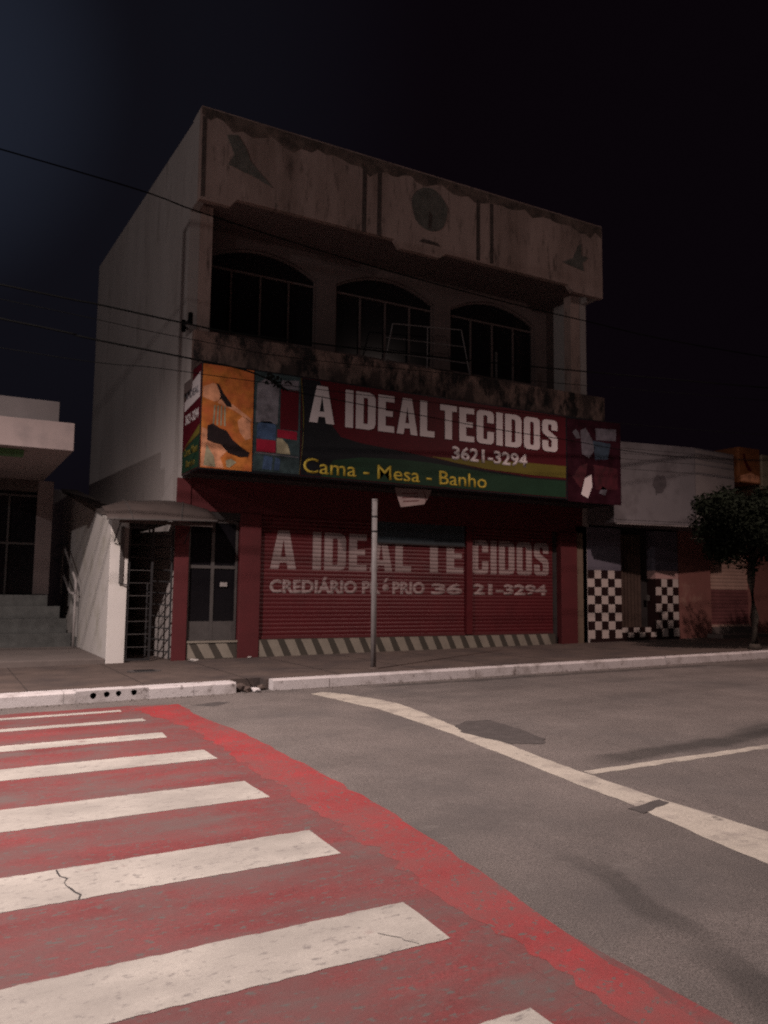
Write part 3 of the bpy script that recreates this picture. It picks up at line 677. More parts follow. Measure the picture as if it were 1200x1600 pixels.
bm = BM(); plate(bm, [(0.13, 4.36), (0.22, 4.40), (0.36, 4.33), (0.48, 4.30), (0.60, 4.14), (0.80, 4.00), (0.92, 3.94), (0.90, 3.86), (0.74, 3.84), (0.52, 3.90), (0.38, 4.04), (0.24, 4.06), (0.13, 4.10)], y - .0062, .003)
plate(bm, [(0.26, 5.14), (0.31, 5.13), (0.40, 4.98), (0.55, 4.80), (0.56, 4.74), (0.47, 4.74), (0.36, 4.88), (0.32, 5.02)], y - .0062, .003)
obj('printed_shoes', bm, M['shoe'], op)
# clothes panel
bm = BM(); plate(bm, [(0.99, 3.62), (1.90, 3.62), (1.90, 5.47), (0.99, 5.47)], y, 0.003); cp = obj('clothes_panel', bm, M['signteal'], S)
for nm, pts_, mt in (('print_shirts', [(1.02, 4.52), (1.45, 4.52), (1.47, 5.20), (1.36, 5.30), (1.20, 5.36), (1.04, 5.24)], 'signgrey'),
                     ('print_blue_cloth', [(1.05, 4.22), (1.42, 4.22), (1.42, 4.50), (1.30, 4.56), (1.12, 4.54), (1.05, 4.47)], 'signblue'),
                     ('print_red_cloth', [(1.05, 3.98), (1.42, 3.98), (1.42, 4.21), (1.05, 4.21)], 'signcrimson'),
                     ('print_dark_clothes', [(1.50, 4.44), (1.86, 4.44), (1.86, 5.20), (1.50, 5.20)], 'signred'),
                     ('print_pink_cloth', [(1.45, 4.28), (1.84, 4.26), (1.84, 4.42), (1.45, 4.43)], 'signcrimson'),
                     ('print_sheet', [(1.44, 3.98), (1.72, 3.98), (1.66, 4.16), (1.54, 4.26), (1.44, 4.26)], 'signcream'),
                     ('print_towels', [(1.05, 3.65), (1.86, 3.65), (1.86, 3.93), (1.05, 3.94)], 'signteal'),
                     ('print_border', [(1.02, 3.945), (1.88, 3.93), (1.88, 3.95), (1.02, 3.965)], 'signgrey'),
                     ('print_border', [(1.50, 5.22), (1.86, 5.22), (1.86, 5.40), (1.50, 5.36)], 'signgrey')):
    bm = BM(); plate(bm, pts_, y - .0035, .003); obj(nm, bm, M[mt], cp)
bm = BM(); plate(bm, [(1.17, 3.66), (1.35, 3.66), (1.37, 3.90), (1.20, 3.92)], y - .007, .002); plate(bm, [(1.40, 3.66), (1.50, 3.66), (1.52, 3.88), (1.42, 3.9)], y - .007, .002); obj('print_towel_fold', bm, M['signblue'], cp)
# curved edging line between clothes panel and lettering
bm = BM(); tube(bm, [(1.90 + 0.07 * math.sin(math.pi * k / 10), y - .01, 3.62 + 1.84 * k / 10) for k in range(11)], .006, 5); obj('edging', bm, M['signolive'], cp)
# right hand picture panel
bm = BM(); plate(bm, [(8.46, 3.54), (10.10, 3.54), (10.12, 5.50), (8.46, 5.44)], y, 0.003)
M['dimred'] = mat('dim red print', (.055, .006, .012), .5, .5, 6)
M['dimgrey'] = mat('dim grey print', (.10, .09, .11), .5, .5, 6)
M['dimblue'] = mat('dim blue print', (.028, .045, .07), .5, .5, 6)
gl = mat('glossy dark print', (0.030, 0.008, 0.013), 0.22, 0.5, 3.0); rpnl = obj('picture_panel', bm, gl, S)
for nm, pts_, mt in (('print_figure', [(8.62, 5.14), (8.72, 5.22), (8.80, 5.16), (8.86, 5.02), (8.74, 5.0)], 'dimgrey'),
                     ('print_figure', [(8.86, 5.20), (9.02, 5.28), (9.20, 5.05), (9.30, 4.80), (9.12, 4.58), (8.90, 4.66)], 'dimgrey'),
                     ('print_sky', [(9.32, 5.30), (9.98, 5.34), (9.96, 5.06), (9.34, 5.02)], 'dimgrey'),
                     ('print_blue_cloth', [(9.24, 5.0), (9.80, 4.98), (9.70, 4.60), (9.30, 4.56)], 'dimblue'),
                     ('print_sheet', [(8.60, 4.10), (8.82, 4.36), (9.06, 4.46), (9.02, 4.20), (8.86, 3.84)], 'dimred'),
                     ('print_glare_spot', [(8.86, 3.72), (8.98, 4.10), (9.18, 4.20), (9.20, 3.92), (9.06, 3.64)], 'signwhite'),  # white patch painted as lamp glare on the glossy panel
                     ('print_red_cloth', [(9.24, 4.44), (10.0, 4.40), (10.0, 3.90), (9.30, 3.86)], 'dimred'),
                     ('print_flower', [(9.40, 3.78), (9.60, 3.74), (9.66, 3.88), (9.52, 3.96)], 'dimgrey')):
    bm = BM(); plate(bm, pts_, y - .0035, .003); obj(nm, bm, M[mt], rpnl)
# left end panel (repeats the layout, seen end-on from the road)
xe = -0.001
def eplate(bm, pts_, t0, t): prism(bm, [(xe - t0, yy, z) for yy, z in pts_], (-t, 0, 0))
bm = BM(); eplate(bm, [(-1.19, 3.60), (-0.06, 3.60), (-0.06, 4.98), (-0.63, 5.13), (-0.632, 5.48), (-1.19, 5.48)], 0, .003); ep = obj('end_panel', bm, M['signred'], S)
bm = BM(); eplate(bm, [(-1.19, 3.61), (-0.07, 3.61), (-0.07, 4.02), (-0.6, 4.12), (-1.19, 4.20)], .0035, .002); obj('swoosh', bm, M['signgreen'], ep)
bm = BM(); eplate(bm, [(-1.19, 4.21), (-0.6, 4.14), (-0.2, 4.08), (-1.19, 4.38)], .0035, .002); obj('swoosh', bm, M['signolive'], ep)
bm = BM(); eplate(bm, [(-1.14, 4.88), (-0.12, 4.78), (-0.12, 4.96), (-0.6, 5.10), (-0.64, 5.26), (-1.14, 5.34)], .0035, .002); obj('white_field', bm, M['signgrey'] if 0 else M['signwhite'], ep)
def eletters(txt, ya, yb, z0, z1, m, off, t0):
    b = letters(txt, ya, yb, z0, z1, 0, .002, off)        # built facing the street, turned to face left
    for v in b.verts: v.co = Vector((xe - t0 + v.co.y, -v.co.x, v.co.z))
    return obj('lettering', b, m, ep)
eletters('A IDEAL', 0.20, 1.08, 4.98, 5.12, M['signgrey'], .03, .006)
eletters('3621-3294', 0.20, 1.08, 4.50, 4.70, M['signwhite'], .03, .004)
eletters('Cama Mesa', 0.18, 1.10, 3.90, 4.06, M['signolive'], .03, .006)
eletters('Banho', 0.35, 0.95, 3.68, 3.82, M['signolive'], .03, .006)

# small banner hanging under the sign, and the board in front of the shutter
bn = thing('hanging_banner', (4.55, -0.95, 3.569), 'small crooked pinkish cloth banner hanging from the underside of the store signboard', 'banner')
bm = BM(); plate(bm, [(4.10, 3.56), (4.98, 3.566), (4.93, 3.44), (4.80, 3.26), (4.25, 3.17), (4.18, 3.34)], -0.95, .006); obj('cloth', bm, M['paper'], bn)
bm = BM()
for k in range(3): plate(bm, [(4.26 + .02 * k, 3.46 - .08 * k), (4.66 + .01 * k, 3.49 - .075 * k), (4.66 + .01 * k, 3.465 - .075 * k), (4.26 + .02 * k, 3.435 - .08 * k)], -0.957, .001)
plate(bm, [(4.78, 3.54), (4.80, 3.54), (4.86, 3.34), (4.84, 3.33)], -0.957, .001)
obj('faded_print', bm, M['papertext'], bn)
bd = thing('hanging_board', (5.4, 0.0, 2.52), 'dark slate blue rectangular board covering the top of the shutter lettering behind the pole', 'board')
bm = BM(); box(bm, 4.26, 6.50, 0.035, 0.060, 2.49, 2.99); obj('panel', bm, M['tarp'], bd, bevel=.004)
bm = BM(); box(bm, 4.24, 6.52, 0.030, 0.0345, 2.965, 3.0); box(bm, 4.24, 6.52, 0.030, 0.0345, 2.48, 2.51); obj('batten', bm, M['darkmetal'], bd)

# things standing on the balcony
rk = thing('metal_rack', (5.6, 0.5, 5.35), 'pale metal rack with slanted sides standing on the dark upper balcony', 'rack')
bm = BM(); a = .013; yy = 0.55
tube(bm, [(4.86, yy, 7.55), (6.75, yy, 7.72)], a); tube(bm, [(4.68, yy, 7.20), (6.88, yy, 7.32)], a * .8); tube(bm, [(4.55, yy, 6.85), (6.98, yy, 6.93)], a)
obj('rails', bm, M['steel'], rk)
for pts_ in ([(4.86, yy, 7.55), (4.36, yy - .1, 5.36)], [(6.75, yy, 7.72), (7.22, yy - .1, 5.36)], [(5.8, yy, 7.63), (5.78, yy, 5.36)]):
    bm = BM(); tube(bm, pts_, a); obj('leg', bm, M['steel'], rk)
ub = thing('upright_board', (7.62, 0.30, 5.35), 'thin pale upright batten standing on the balcony right of the metal rack', 'batten')
bm = BM(); box(bm, 7.58, 7.63, .3, .33, 5.352, 7.25); box(bm, 7.54, 7.67, .28, .35, 5.351, 5.375); obj('post', bm, M['frame'], ub)

# ------------------------------------------------------------------ pole on the kerb
P_ = thing('sign_post', (2.51, -3.1, g(2.51, .146)), 'bare grey steel post standing on the pavement edge in front of the red shutter', 'post')
bm = BM(); tube(bm, [(2.51, -3.1, g(2.51, .147)), (2.505, -3.1, 1.6), (2.50, -3.1, 2.98)], 0.046, 14); obj('shaft', bm, M['steel'], P_, smooth=True)
bm = BM(); tube(bm, [(2.50, -3.1, 2.981), (2.50, -3.1, 3.015)], 0.050, 14); obj('cap', bm, M['steel'], P_)
bm = BM(); tube(bm, [(2.51, -3.1, g(2.51, .148)), (2.51, -3.1, g(2.51, .18))], 0.10, 16, .06); obj('collar', bm, M['walk'], P_)
bm = BM()
for z in (2.70, 2.45):
    bm = BM(); tube(bm, [(2.502, -3.1, z), (2.502, -3.1, z + .03)], 0.051, 14); obj('clamp', bm, M['darkmetal'], P_)

# ------------------------------------------------------------------ gate, stair wall and awning
Wl = thing('stair_wall', (-1.05, 0.0, .13), 'tall white rendered wall with sloping top between the stone steps and the barred gate', 'wall')
bm = BM(); prism(bm, [(-1.22, 0.0, 0.02), (-1.22, 0, 2.70), (-1.22, 2.0, 3.02), (-1.22, 7.0, 3.92), (-1.22, 9.0, 4.2), (-1.22, 9.0, 0.02)], (0.32, 0, 0)); obj('render', bm, M['white_r'], Wl, bevel=.01)
bm = BM(); prism(bm, [(-1.25, 0.9, 2.86), (-1.25, 2.0, 3.045), (-1.25, 7.0, 3.945), (-1.25, 7.0, 4.0), (-1.25, 2.0, 3.13), (-1.25, 0.9, 2.90)], (0.38, 0, 0)); obj('coping', bm, M['mould'], Wl)
bm = BM(); box(bm, -0.897, -0.18, .12, 4.19, 2.66, 2.74); obj('passage_light_block', bm, M['darkroom'], Wl)  # added panel, closes the passage top to keep lamp light off the walls
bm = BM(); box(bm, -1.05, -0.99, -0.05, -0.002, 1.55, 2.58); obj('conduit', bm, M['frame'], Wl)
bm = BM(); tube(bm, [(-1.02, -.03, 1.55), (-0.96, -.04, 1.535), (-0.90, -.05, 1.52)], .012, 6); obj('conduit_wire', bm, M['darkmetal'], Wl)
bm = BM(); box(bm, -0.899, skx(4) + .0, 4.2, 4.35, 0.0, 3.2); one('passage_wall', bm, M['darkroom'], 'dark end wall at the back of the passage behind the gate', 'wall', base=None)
G = thing('barred_gate', (-0.5, 0.08, .14), 'black metal gate of thin horizontal bars between the white wall and the red pier', 'gate')
bm = BM()
box(bm, -0.88, -0.85, .06, .10, .16, 2.60); box(bm, -0.47, -0.43, .06, .10, .16, 2.60); box(bm, -0.85, -0.47, .06, .10, 2.56, 2.60); box(bm, -0.85, -0.47, .06, .10, .16, .20)
obj('fixed_frame', bm, M['darkmetal'], G)
bm = BM()
for k in range(9):
    bm = BM(); box(bm, -0.85, -0.47, .068, .080, .40 + k * .232, .411 + k * .232); obj('fixed_bar', bm, M['frame'], G, label='pale thin bar')
bm = BM()
tube(bm, [(-0.08, .10, .17), (-0.08, .10, 2.58)], .018, 6); tube(bm, [(-0.42, .52, .17), (-0.42, .52, 2.58)], .018, 6)
obj('leaf_frame', bm, M['darkmetal'], G)
bm = BM()
for k in range(11): tube(bm, [(-0.08, .10, .30 + k * .215), (-0.42, .52, .32 + k * .215)], .014, 6)
obj('leaf_bars', bm, M['darkmetal'], G)
A = thing('awning', (-0.4, 0, 2.6), 'dull brown curved sheet awning over the barred gate', 'awning')
# sheet lofted from an arched wall edge to a lower front edge
back = [(-1.42, 2.92), (-1.24, 2.98), (-1.05, 3.06), (-0.75, 3.06), (-0.45, 3.09), (-0.20, 3.10), (0.05, 3.08), (0.30, 3.03), (0.52, 2.98), (0.66, 2.86)]
bm = BM(); rows = []
nrow = 6
for j in range(nrow + 1):
    s = j / nrow; row = []
    for i, (x, z) in enumerate(back):
        u = i / (len(back) - 1)
        fx = -1.42 + (0.50 + 1.42) * u; fz = 2.66 + 0.06 * u
        zz = z + (fz - z) * (s ** 1.5); xx = x + (fx - x) * s
        row.append((xx, -0.05 - 0.68 * s, zz))
    rows.append(row)
v = [[bm.verts.new(p) for p in r] for r in rows]; v2 = [[bm.verts.new((p[0], p[1], p[2] - .008)) for p in r] for r in rows]
nc = len(back)
for j in range(nrow):
    for i in range(nc - 1):
        bm.faces.new((v[j][i], v[j][i + 1], v[j + 1][i + 1], v[j + 1][i])); bm.faces.new((v2[j][i], v2[j + 1][i], v2[j + 1][i + 1], v2[j][i + 1]))
for j in range(nrow):
    bm.faces.new((v[j][0], v[j + 1][0], v2[j + 1][0], v2[j][0])); bm.faces.new((v[j][-1], v2[j][-1], v2[j + 1][-1], v[j + 1][-1]))
for i in range(nc - 1):
    bm.faces.new((v[0][i], v2[0][i], v2[0][i + 1], v[0][i + 1])); bm.faces.new((v[-1][i], v[-1][i + 1], v2[-1][i + 1], v2[-1][i]))
obj('sheet', bm, M['awning'], A, smooth=True)
bm = BM(); tube(bm, [(-1.43, -.735, 2.645), (0.51, -.735, 2.705)], .016, 6); obj('front_rail', bm, M['frame'], A)
bm = BM(); box(bm, -1.20, 0.45, -.66, -.62, 2.60, 2.66); obj('valance', bm, M['awning'], A)
for k in (2, 6):
    bm = BM(); tube(bm, [Vector(rows[j][k]) + Vector((0, 0, .008)) for j in range(nrow + 1)], .010, 5); obj('rib', bm, M['frame'], A)
for bx in (-1.16, 0.10):
    bm = BM(); tube(bm, [(bx, -.04, 2.30), (bx, -.62, 2.66)], .012, 6); obj('bracket', bm, M['darkmetal'], A)

# ------------------------------------------------------------------ neighbour on the left
N = thing('neighbour_house', (-4.0, 3, .1), 'low pinkish grey flat roofed building with dark doorway at the top of the stone steps', 'building')
bm = BM(); box(bm, -4.3, -1.92, 0.0, 6.5, 3.88, 4.38); obj('canopy_slab', bm, M['greyrender'], N, bevel=.012)
bm = BM(); box(bm, -4.2, -2.17, 0.15, 6.5, 4.383, 4.77); obj('roof_parapet', bm, mat('dark grey render', (0.15, 0.13, 0.13), .9, .15, 2, .3, 50), N, bevel=.012)
bm = BM(); box(bm, -2.03, -1.70, 4.6, 4.9, 1.31, 3.878); obj('pillar', bm, M['greyrender'], N, bevel=.01)
bm = BM(); box(bm, -4.2, -2.031, 4.62, 4.82, 3.62, 3.878); obj('beam', bm, M['mould'], N)
bm = BM(); box(bm, -4.2, -1.72, 6.4, 6.5, .1, 3.878); obj('rear_wall', bm, M['darkroom'], N)
bm = BM()
for z in (3.50, 2.42): box(bm, -4.2, -2.032, 4.66, 4.70, z, z + .045)
for x in (-2.62, -3.4, -4.15): box(bm, x, x + .04, 4.665, 4.695, 1.31, 3.5)
dd = obj('window', bm, M['frame'], N)
bm = BM(); box(bm, -4.2, -2.033, 4.71, 4.72, 1.31, 3.6); obj('pane', bm, M['dkglass'], dd)
bm = BM(); bm.free()
bm = BM(); box(bm, -4.2, -2.7, 0.3, .6, 3.78, 3.876); obj('soffit_panel', bm, M['green'], N, label='faint green panel under the slab')
St = thing('stone_steps', (-3, 3.4, .2), 'flight of dark stone steps rising from the landing beside the white wall', 'steps')
for i, (xr, zt, yf) in enumerate(((-1.34, 0.50, 3.4), (-1.40, 0.80, 3.68), (-1.52, 1.06, 3.96), (-1.75, 1.30, 4.24))):
    bm = BM(); box(bm, -4.2, xr, yf, 3.4 + .28 * (i + 1) - .003 if i < 3 else 6.39, 0.12, zt); obj('step', bm, M['stone'], St, bevel=.012)
bm = BM(); box(bm, -1.339, -1.225, 3.45, 6.2, .12, .42); obj('cheek', bm, M['stone'], St, bevel=.01)
bm = BM(); box(bm, -9.0, -1.225, 0.0, 3.397, 0.02, 0.22); one('landing', bm, M['landing'], 'low worn concrete landing slab before the stone steps', 'landing', base=(-4, 0, .12), bevel=.015)
Hr = thing('handrail', (-1.35, 3.0, .22), 'bent metal double handrail climbing the stone steps against the white wall', 'handrail')
bm = BM(); tube(bm, [(-1.35, 3.0, 1.35), (-1.35, 3.05, 1.62), (-1.35, 5.2, 2.46), (-1.35, 5.6, 2.52), (-1.35, 6.3, 2.50)], .028, 8); obj('upper_rail', bm, M['chrome'], Hr, smooth=True)
bm = BM(); tube(bm, [(-1.35, 3.05, 1.33), (-1.35, 3.8, 1.36), (-1.35, 6.2, 2.16), (-1.35, 7.0, 2.20)], .028, 8); obj('lower_rail', bm, M['chrome'], Hr, smooth=True)
for yy_, z0_, z1_ in ((3.02, .225, 1.60), (5.3, 1.31, 2.48)):
    bm = BM(); tube(bm, [(-1.35, yy_, z0_), (-1.35, yy_, z1_)], .024, 8); obj('post', bm, M['chrome'], Hr, smooth=True)

# ------------------------------------------------------------------ shop on the right
C_ = thing('corner_bar', (11.6, 2.0, .2), 'low shop with checkered tile front under a big grey sheet metal fascia', 'building')
bm = BM(); box(bm, 10.22, 13.35, 0.30, 7.0, .1, 4.6); obj('wall', bm, M['darkroom'], C_)
bm = BM(); box(bm, 9.775, 10.13, 0.0, .29, .1, 3.12); obj('ochre_strip', bm, M['ochre'], C_)
def checker(x0, x1, z0, z1, nc, nr, flip, name='checker_tiles', pink_top=False):
    bm = BM(); dx = (x1 - x0) / nc; dz = (z1 - z0) / nr
    for i in range(nc):
        for j in range(nr):
            w_ = (i + j + flip) % 2
            mi = 0 if w_ else 1
            box(bm, x0 + i * dx + .002, x0 + (i + 1) * dx - .002, -0.006, 0.0, z0 + j * dz + .002, z0 + (j + 1) * dz - .002, mi)
    box(bm, x0, x1, 0.0005, .29, z0 - .3, z1, 1)
    return obj(name, bm, [M['chkw'], M['chkd']], C_)
checker(10.14, 11.27, .36, 2.05, 5, 8, 1)
checker(12.49, 13.33, .37, 1.87, 4, 7, 0)
checker(11.272, 12.488, .37, .62, 6, 2, 0)
bm = BM(); box(bm, 12.49, 13.33, -.006, .29, 1.873, 2.08); obj('tile_course', bm, M['chkp'], C_)
bm = BM(); box(bm, 10.14, 11.27, -.001, .29, 2.052, 3.12); obj('painted_wall', bm, M['lilac'], C_)
bm = BM(); box(bm, 12.49, 13.33, -.001, .29, 2.082, 3.12); obj('painted_wall', bm, M['lilac'], C_)
bm = BM()
for k in range(7): box(bm, 11.30 + k * .12, 11.40 + k * .12, .16, .19, .625, 3.0)
dl = obj('door', bm, M['browndoor'], C_)
bm = BM(); box(bm, 12.30, 12.40, .12, .16, 1.3, 1.45); obj('handle', bm, M['frame'], dl)
F_ = thing('fascia_sign', (12.3, -1.0, 3.2), 'big grey sheet metal fascia box bent at the corner above the checkered shop', 'sign')
fa, fb, fc = (10.16, -0.92), (12.52, -1.30), (14.22, -1.15)
bm = BM()
pts = [fa, fb, fc, (14.22, -.02), (10.16, -.02)]
prism(bm, [(x, y_, 3.16) for x, y_ in pts], (0, 0, 1.98)); fo = obj('fascia_box', bm, M['fascia'], F_, bevel=.01)
def on_seg(p, q, u, d): 
    p, q = Vector(p), Vector(q); n = Vector((q.y - p.y, -(q.x - p.x))).normalized(); r = p + (q - p) * u + n * d; return r.x, r.y
bm = BM()
for z in (4.72, 4.86, 4.98, 4.48, 3.24):
    for (p, q) in ((fa, fb), (fb, fc)):
        a = on_seg(p, q, .01, .004); b = on_seg(p, q, .99, .004); c_ = on_seg(p, q, .99, .012); d_ = on_seg(p, q, .01, .012)
        bm = BM(); prism(bm, [(a[0], a[1], z), (b[0], b[1], z), (c_[0], c_[1], z), (d_[0], d_[1], z)], (0, 0, .035)); obj('fascia_rib', bm, M['fascia'], fo)
bm = BM(); a = on_seg(fb, fc, .02, .0035); b = on_seg(fb, fc, .98, .0035)
prism(bm, [(a[0], a[1], 3.3), (b[0], b[1], 3.3), (b[0], b[1], 5.1), (a[0], a[1], 5.1)], (-.0003, -.003, 0)); obj('fascia_panel', bm, M['fascial'], fo)
bm = BM()
rr = random.Random(5)
cpt = [(0.55 + .085 * math.cos(t) * (1 + rr.uniform(-.4, .3)), 4.12 + .26 * math.sin(t) * (1 + rr.uniform(-.4, .3))) for t in (2 * math.pi * k / 14 for k in range(14))]
prism(bm, [(*on_seg(fa, fb, u, .004), z) for u, z in cpt], (0, -.004, 0)); obj('emblem', bm, M['emblem'], fo)
bm = BM(); prism(bm, [(10.20, -.95, 3.13), (12.52, -1.33, 3.13), (12.52, -1.28, 3.13), (10.2, -.9, 3.13)], (0, 0, .025)); obj('drip_edge', bm, M['fascial'], fo)

# ------------------------------------------------------------------ salmon shop further right
D_ = thing('salmon_shop', (17, 2, .2), 'salmon red rendered shop with half faded roller shutter behind the street tree', 'building')
bm = BM(); box(bm, 13.36, 14.60, 0.0, .3, .1, 4.4); box(bm, 14.60, 16.25, 0.0, .3, 2.70, 4.4); box(bm, 16.25, 26, 0.0, .3, .1, 4.4); box(bm, 13.36, 26, .301, 7, .1, 4.3); obj('wall', bm, M['salmon'], D_)
shutter(14.60, 16.25, 1.62, 2.70, .10, M['pinkshut'], D_, per=.10)
shutter(14.60, 16.25, 0.60, 1.62, .10, M['purpshut'], D_, per=.10)
bm = BM(); box(bm, 14.60, 16.25, .04, .085, .60, .66); obj('bottom_rail', bm, M['pinkshut'], D_)
bm = BM(); box(bm, 14.4, 16.6, -.5, -.002, .1, .42); box(bm, 14.601, 16.249, 0, .3, .1, .598); obj('doorstep', bm, M['landing'], D_, bevel=.01)
O_ = thing('orange_sign', (14.8, -1.0, 4.4), 'small orange shop signboard with a dark swirl above the street tree', 'sign')
bm = BM(); box(bm, 14.36, 15.20, -1.2, -.01, 4.42, 5.36); obj('sign_box', bm, mat('dull orange print', (.24, .085, .03), .6, .3, 3), O_, bevel=.01)
bm = BM(); plate(bm, [(14.50, 5.18), (14.58, 5.2), (14.66, 4.98), (14.84, 4.78), (14.82, 4.72), (14.70, 4.76), (14.56, 4.95)], -1.2015, .004); obj('swirl', bm, M['signred'], O_)
bm = BM(); plate(bm, [(14.40, 4.45), (15.16, 4.45), (15.16, 4.62), (14.8, 4.7), (14.40, 4.60)], -1.2015, .003); obj('lower_band', bm, M['signsalmon'], O_)
bm = BM(); box(bm, 15.22, 18.0, -1.25, -.01, 4.30, 5.22); one('pale_sign', bm, mat('pale signboard', (.34, .30, .22), .6, .25, 2), 'pale yellowish signboard at the right edge beside the orange one', 'sign', base=(16.6, -.6, 4.3), bevel=.01)

# ------------------------------------------------------------------ street tree
def tree(name, x, y_, zb, label):
    T = thing(name, (x, y_, zb), label, 'tree')
    rr = random.Random(11); bm = BM()
    tube(bm, [(x, y_, zb), (x + .02, y_, zb + .7), (x - .03, y_ + .02, zb + 1.5), (x + .05, y_, zb + 2.3)], .105, 10, .07)
    tube(bm, [(x, y_, zb - .01), (x, y_, zb + .12)], .16, 10, .10)
    obj('trunk', bm, M['bark'], T, smooth=True)
    tips = []
    for k in range(9):
        a = k * 2.4; L = rr.uniform(.9, 1.7)
        p0 = Vector((x + .03, y_, zb + rr.uniform(1.7, 2.3))); p2 = p0 + Vector((math.cos(a) * L, math.sin(a) * L, rr.uniform(.3, 1.1)))
        pm = (p0 + p2) / 2 + Vector((0, 0, .15)); bm = BM(); tube(bm, [p0, pm, p2], .045, 6, .012); obj('branch', bm, M['bark'], T); tips += [pm, p2]
    bm = BM()
    cl = []
    for k in range(175):
        a = rr.uniform(0, 2 * math.pi); r_ = math.sqrt(rr.random()); u = rr.uniform(-1, 1)
        cl.append((Vector((x + 1.05 + math.cos(a) * r_ * 2.6, y_ - .1 + math.sin(a) * r_ * 0.85, zb + 2.72 + u * (.85 + .2 * math.sin(a * 3)) * math.sqrt(max(0, 1 - r_ * r_ * .8)))), rr.uniform(.22, .42)))
    for c0, s in cl:
        for _ in range(230):
            d = Vector((rr.gauss(0, 1), rr.gauss(0, 1), rr.gauss(0, .8))); d = d.normalized() * s * rr.random() ** .4
            p = c0 + d; l = rr.uniform(.035, .065)
            ax = Vector((rr.gauss(0, 1), rr.gauss(0, 1), rr.gauss(0, .6))).normalized(); bx = ax.orthogonal().normalized()
            bx = (Matrix.Rotation(rr.uniform(0, 6.28), 3, ax) @ bx) * l * .45; ax = ax * l
            bm.faces.new([bm.verts.new(q) for q in (p - ax, p + bx, p + ax, p - bx)])
    obj('crown', bm, M['leaf'], T)
tree('street_tree', 11.85, -3.35, g(11.85, .146), 'small dark leafy street tree on the pavement at the right edge')

# ------------------------------------------------------------------ overhead cables
def cable(pts, r, label, grp='overhead cables crossing in front of the store'):
    P = [Vector(p) for p in pts]; Q = []
    for i in range(len(P) - 1):
        for k in range(6):
            t = k / 6; p0 = P[max(i - 1, 0)]; p1 = P[i]; p2 = P[i + 1]; p3 = P[min(i + 2, len(P) - 1)]
            Q.append(.5 * ((2 * p1) + (p2 - p0) * t + (2 * p0 - 5 * p1 + 4 * p2 - p3) * t * t + (3 * p1 - p0 - 3 * p2 + p3) * t ** 3))
    Q.append(P[-1]); bm = BM(); tube(bm, Q, r, 5)
    one('overhead_cable', bm, M['cable'], label, 'cable', grp, base=tuple(Q[0]), smooth=True)
Y = -3.3
cable([(-30, Y, 8.2), (-12, Y, 7.75), (-2.67, Y, 7.39), (-0.70, Y, 7.21), (1.54, Y, 7.03), (3.83, Y, 6.92), (6.77, Y, 6.87), (12, Y, 6.95), (30, Y, 7.9)], .011, 'highest black cable crossing the upper windows')
cable([(-30, Y, 7.0), (-12, Y, 5.9), (-3.39, Y, 5.53), (-2.15, Y, 5.49), (-0.86, Y, 5.43), (0.25, Y, 5.42), (4, Y, 5.62), (12, Y, 6.2), (30, Y, 7.6)], .014, 'thick black cable reaching the pair of insulators at the building corner')
cable([(-30, Y, 6.5), (-12, Y, 5.5), (-3.37, Y, 5.06), (-2.3, Y, 4.98), (-0.9, Y, 4.91), (-.1, Y, 4.87), (0.4, Y, 4.78), (0.8, Y, 4.62)], .015, 'black cable sagging over the orange shoe picture into a dark splice')
cable([(0.8, Y, 4.62), (3, Y, 4.52), (6.18, Y, 4.42), (12, Y, 4.5), (30, Y, 6.2)], .008, 'thin cable running across the white sign letters')
cable([(-30, Y - .05, 6.2), (-12, Y, 5.0), (-3.34, Y, 4.66), (-1.22, Y, 4.69), (0.6, Y, 4.70), (4, Y, 4.78), (12, Y, 5.1), (30, Y, 6.4)], .006, 'thinnest lowest cable over the left side wall')
cable([(-30, Y + .05, 6.7), (-12, Y + .05, 5.7), (-3.38, Y, 5.33), (-.76, Y, 5.20), (2, Y, 5.22), (12, Y, 5.9), (30, Y, 7.2)], .006, 'thin cable between the two thick ones at the left')
bm = BM(); rr = random.Random(2)
for k in range(10):
    a = Vector((.62 + rr.uniform(-.16, .16), Y + rr.uniform(-.05, .05), 4.72 + rr.uniform(-.10, .10))); b = a + Vector((rr.uniform(-.15, .15), rr.uniform(-.05, .05), rr.uniform(-.1, .1))); tube(bm, [a, (a + b) / 2 + Vector((0, 0, .04)), b], rr.uniform(.012, .03), 6)
one('cable_splice', bm, M['cable'], 'tangled black cable splice in front of the clothes picture', 'cable splice', base=(.62, Y, 4.7))
I_ = thing('cable_bracket', (-0.05, -0.2, 6.3), 'pair of dark insulators on a bracket at the left corner of the balcony', 'bracket')
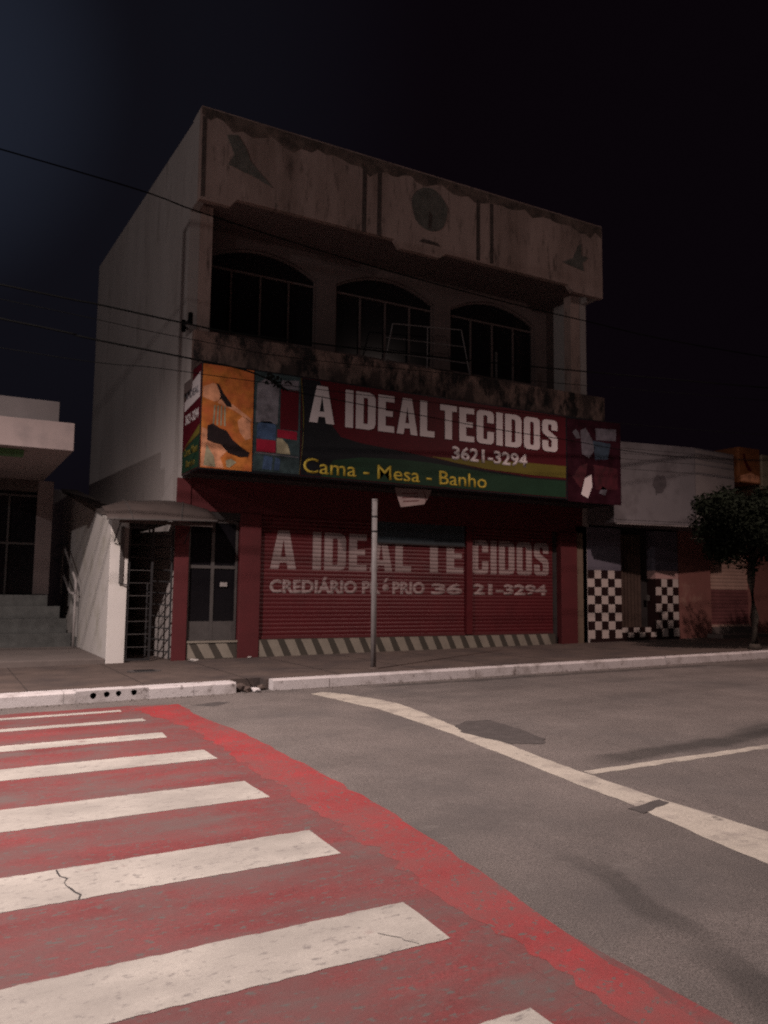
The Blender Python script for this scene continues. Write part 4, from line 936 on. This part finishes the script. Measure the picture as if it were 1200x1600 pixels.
bm = BM(); tube(bm, [(-0.08, -.62, 6.45), (-.08, -.05, 6.45)], .02, 6); tube(bm, [(-.08, -.10, 6.45), (.02, -.02, 6.45)], .02, 6); obj('arm', bm, M['darkmetal'], I_)
for yy_ in (-.60, -.12):
    bm = BM(); tube(bm, [(-.08, yy_, 6.34), (-.08, yy_, 6.42), (-.08, yy_, 6.46), (-.08, yy_, 6.56)], .045, 8); obj('insulator', bm, M['cable'], I_)

# ------------------------------------------------------------------ street lamps that light the scene (outside the frame)
def street_lamp(L, px, py, label):
    x, y_, z = L['loc']; T = thing('street_lamp', (px, py, g(px, 0 if py < -3.9 else .146)), label, 'street lamp', 'street lamps lighting the crossing')
    bm = BM(); tube(bm, [(px, py, g(px, .0)), (px, py, z + .3)], .09, 12, .06); obj('pole', bm, M['steel'], T, smooth=True)
    bm = BM(); tube(bm, [(px, py, z + .28), ((px + x) / 2, (py + y_) / 2, z + .5), (x, y_, z + .30)], .03, 8); obj('arm', bm, M['steel'], T, smooth=True)
    bm = BM(); bmesh.ops.create_cone(bm, cap_ends=True, segments=16, radius1=.26, radius2=.10, depth=.14, matrix=Matrix.Translation((x, y_, z + .22)))
    hd = obj('lamp_head', bm, M['steel'], T)
    bm = BM(); bmesh.ops.create_cone(bm, cap_ends=True, segments=16, radius1=.18, radius2=.22, depth=.03, matrix=Matrix.Translation((x, y_, z + .13)))
    obj('glass', bm, M['lampglass'], hd)
    for typ, pw in (('SPOT', L['spot']), ('POINT', L['point'])):
        l = bpy.data.lights.new('street_light', typ); l.energy = pw; l.color = L['col']; l.shadow_soft_size = .10
        if typ == 'SPOT': l.spot_size = R(L.get('cone', (158, .75))[0]); l.spot_blend = L.get('cone', (158, .75))[1]
        o = bpy.data.objects.new('street_light', l); COL.objects.link(o); o.parent = T
        o.location = Vector((x, y_, z)) - ROOT[T]
street_lamp(LAMP_A, -6.8, -3.2, 'tall steel street lamp on the pavement left of the crossing')
street_lamp(LAMP_B, 10.6, -13.6, 'tall steel street lamp on the near side of the road opposite the checkered shop')
street_lamp(LAMP_C, -17.0, -3.2, 'tall steel street lamp far down the pavement to the left of the low neighbour house')
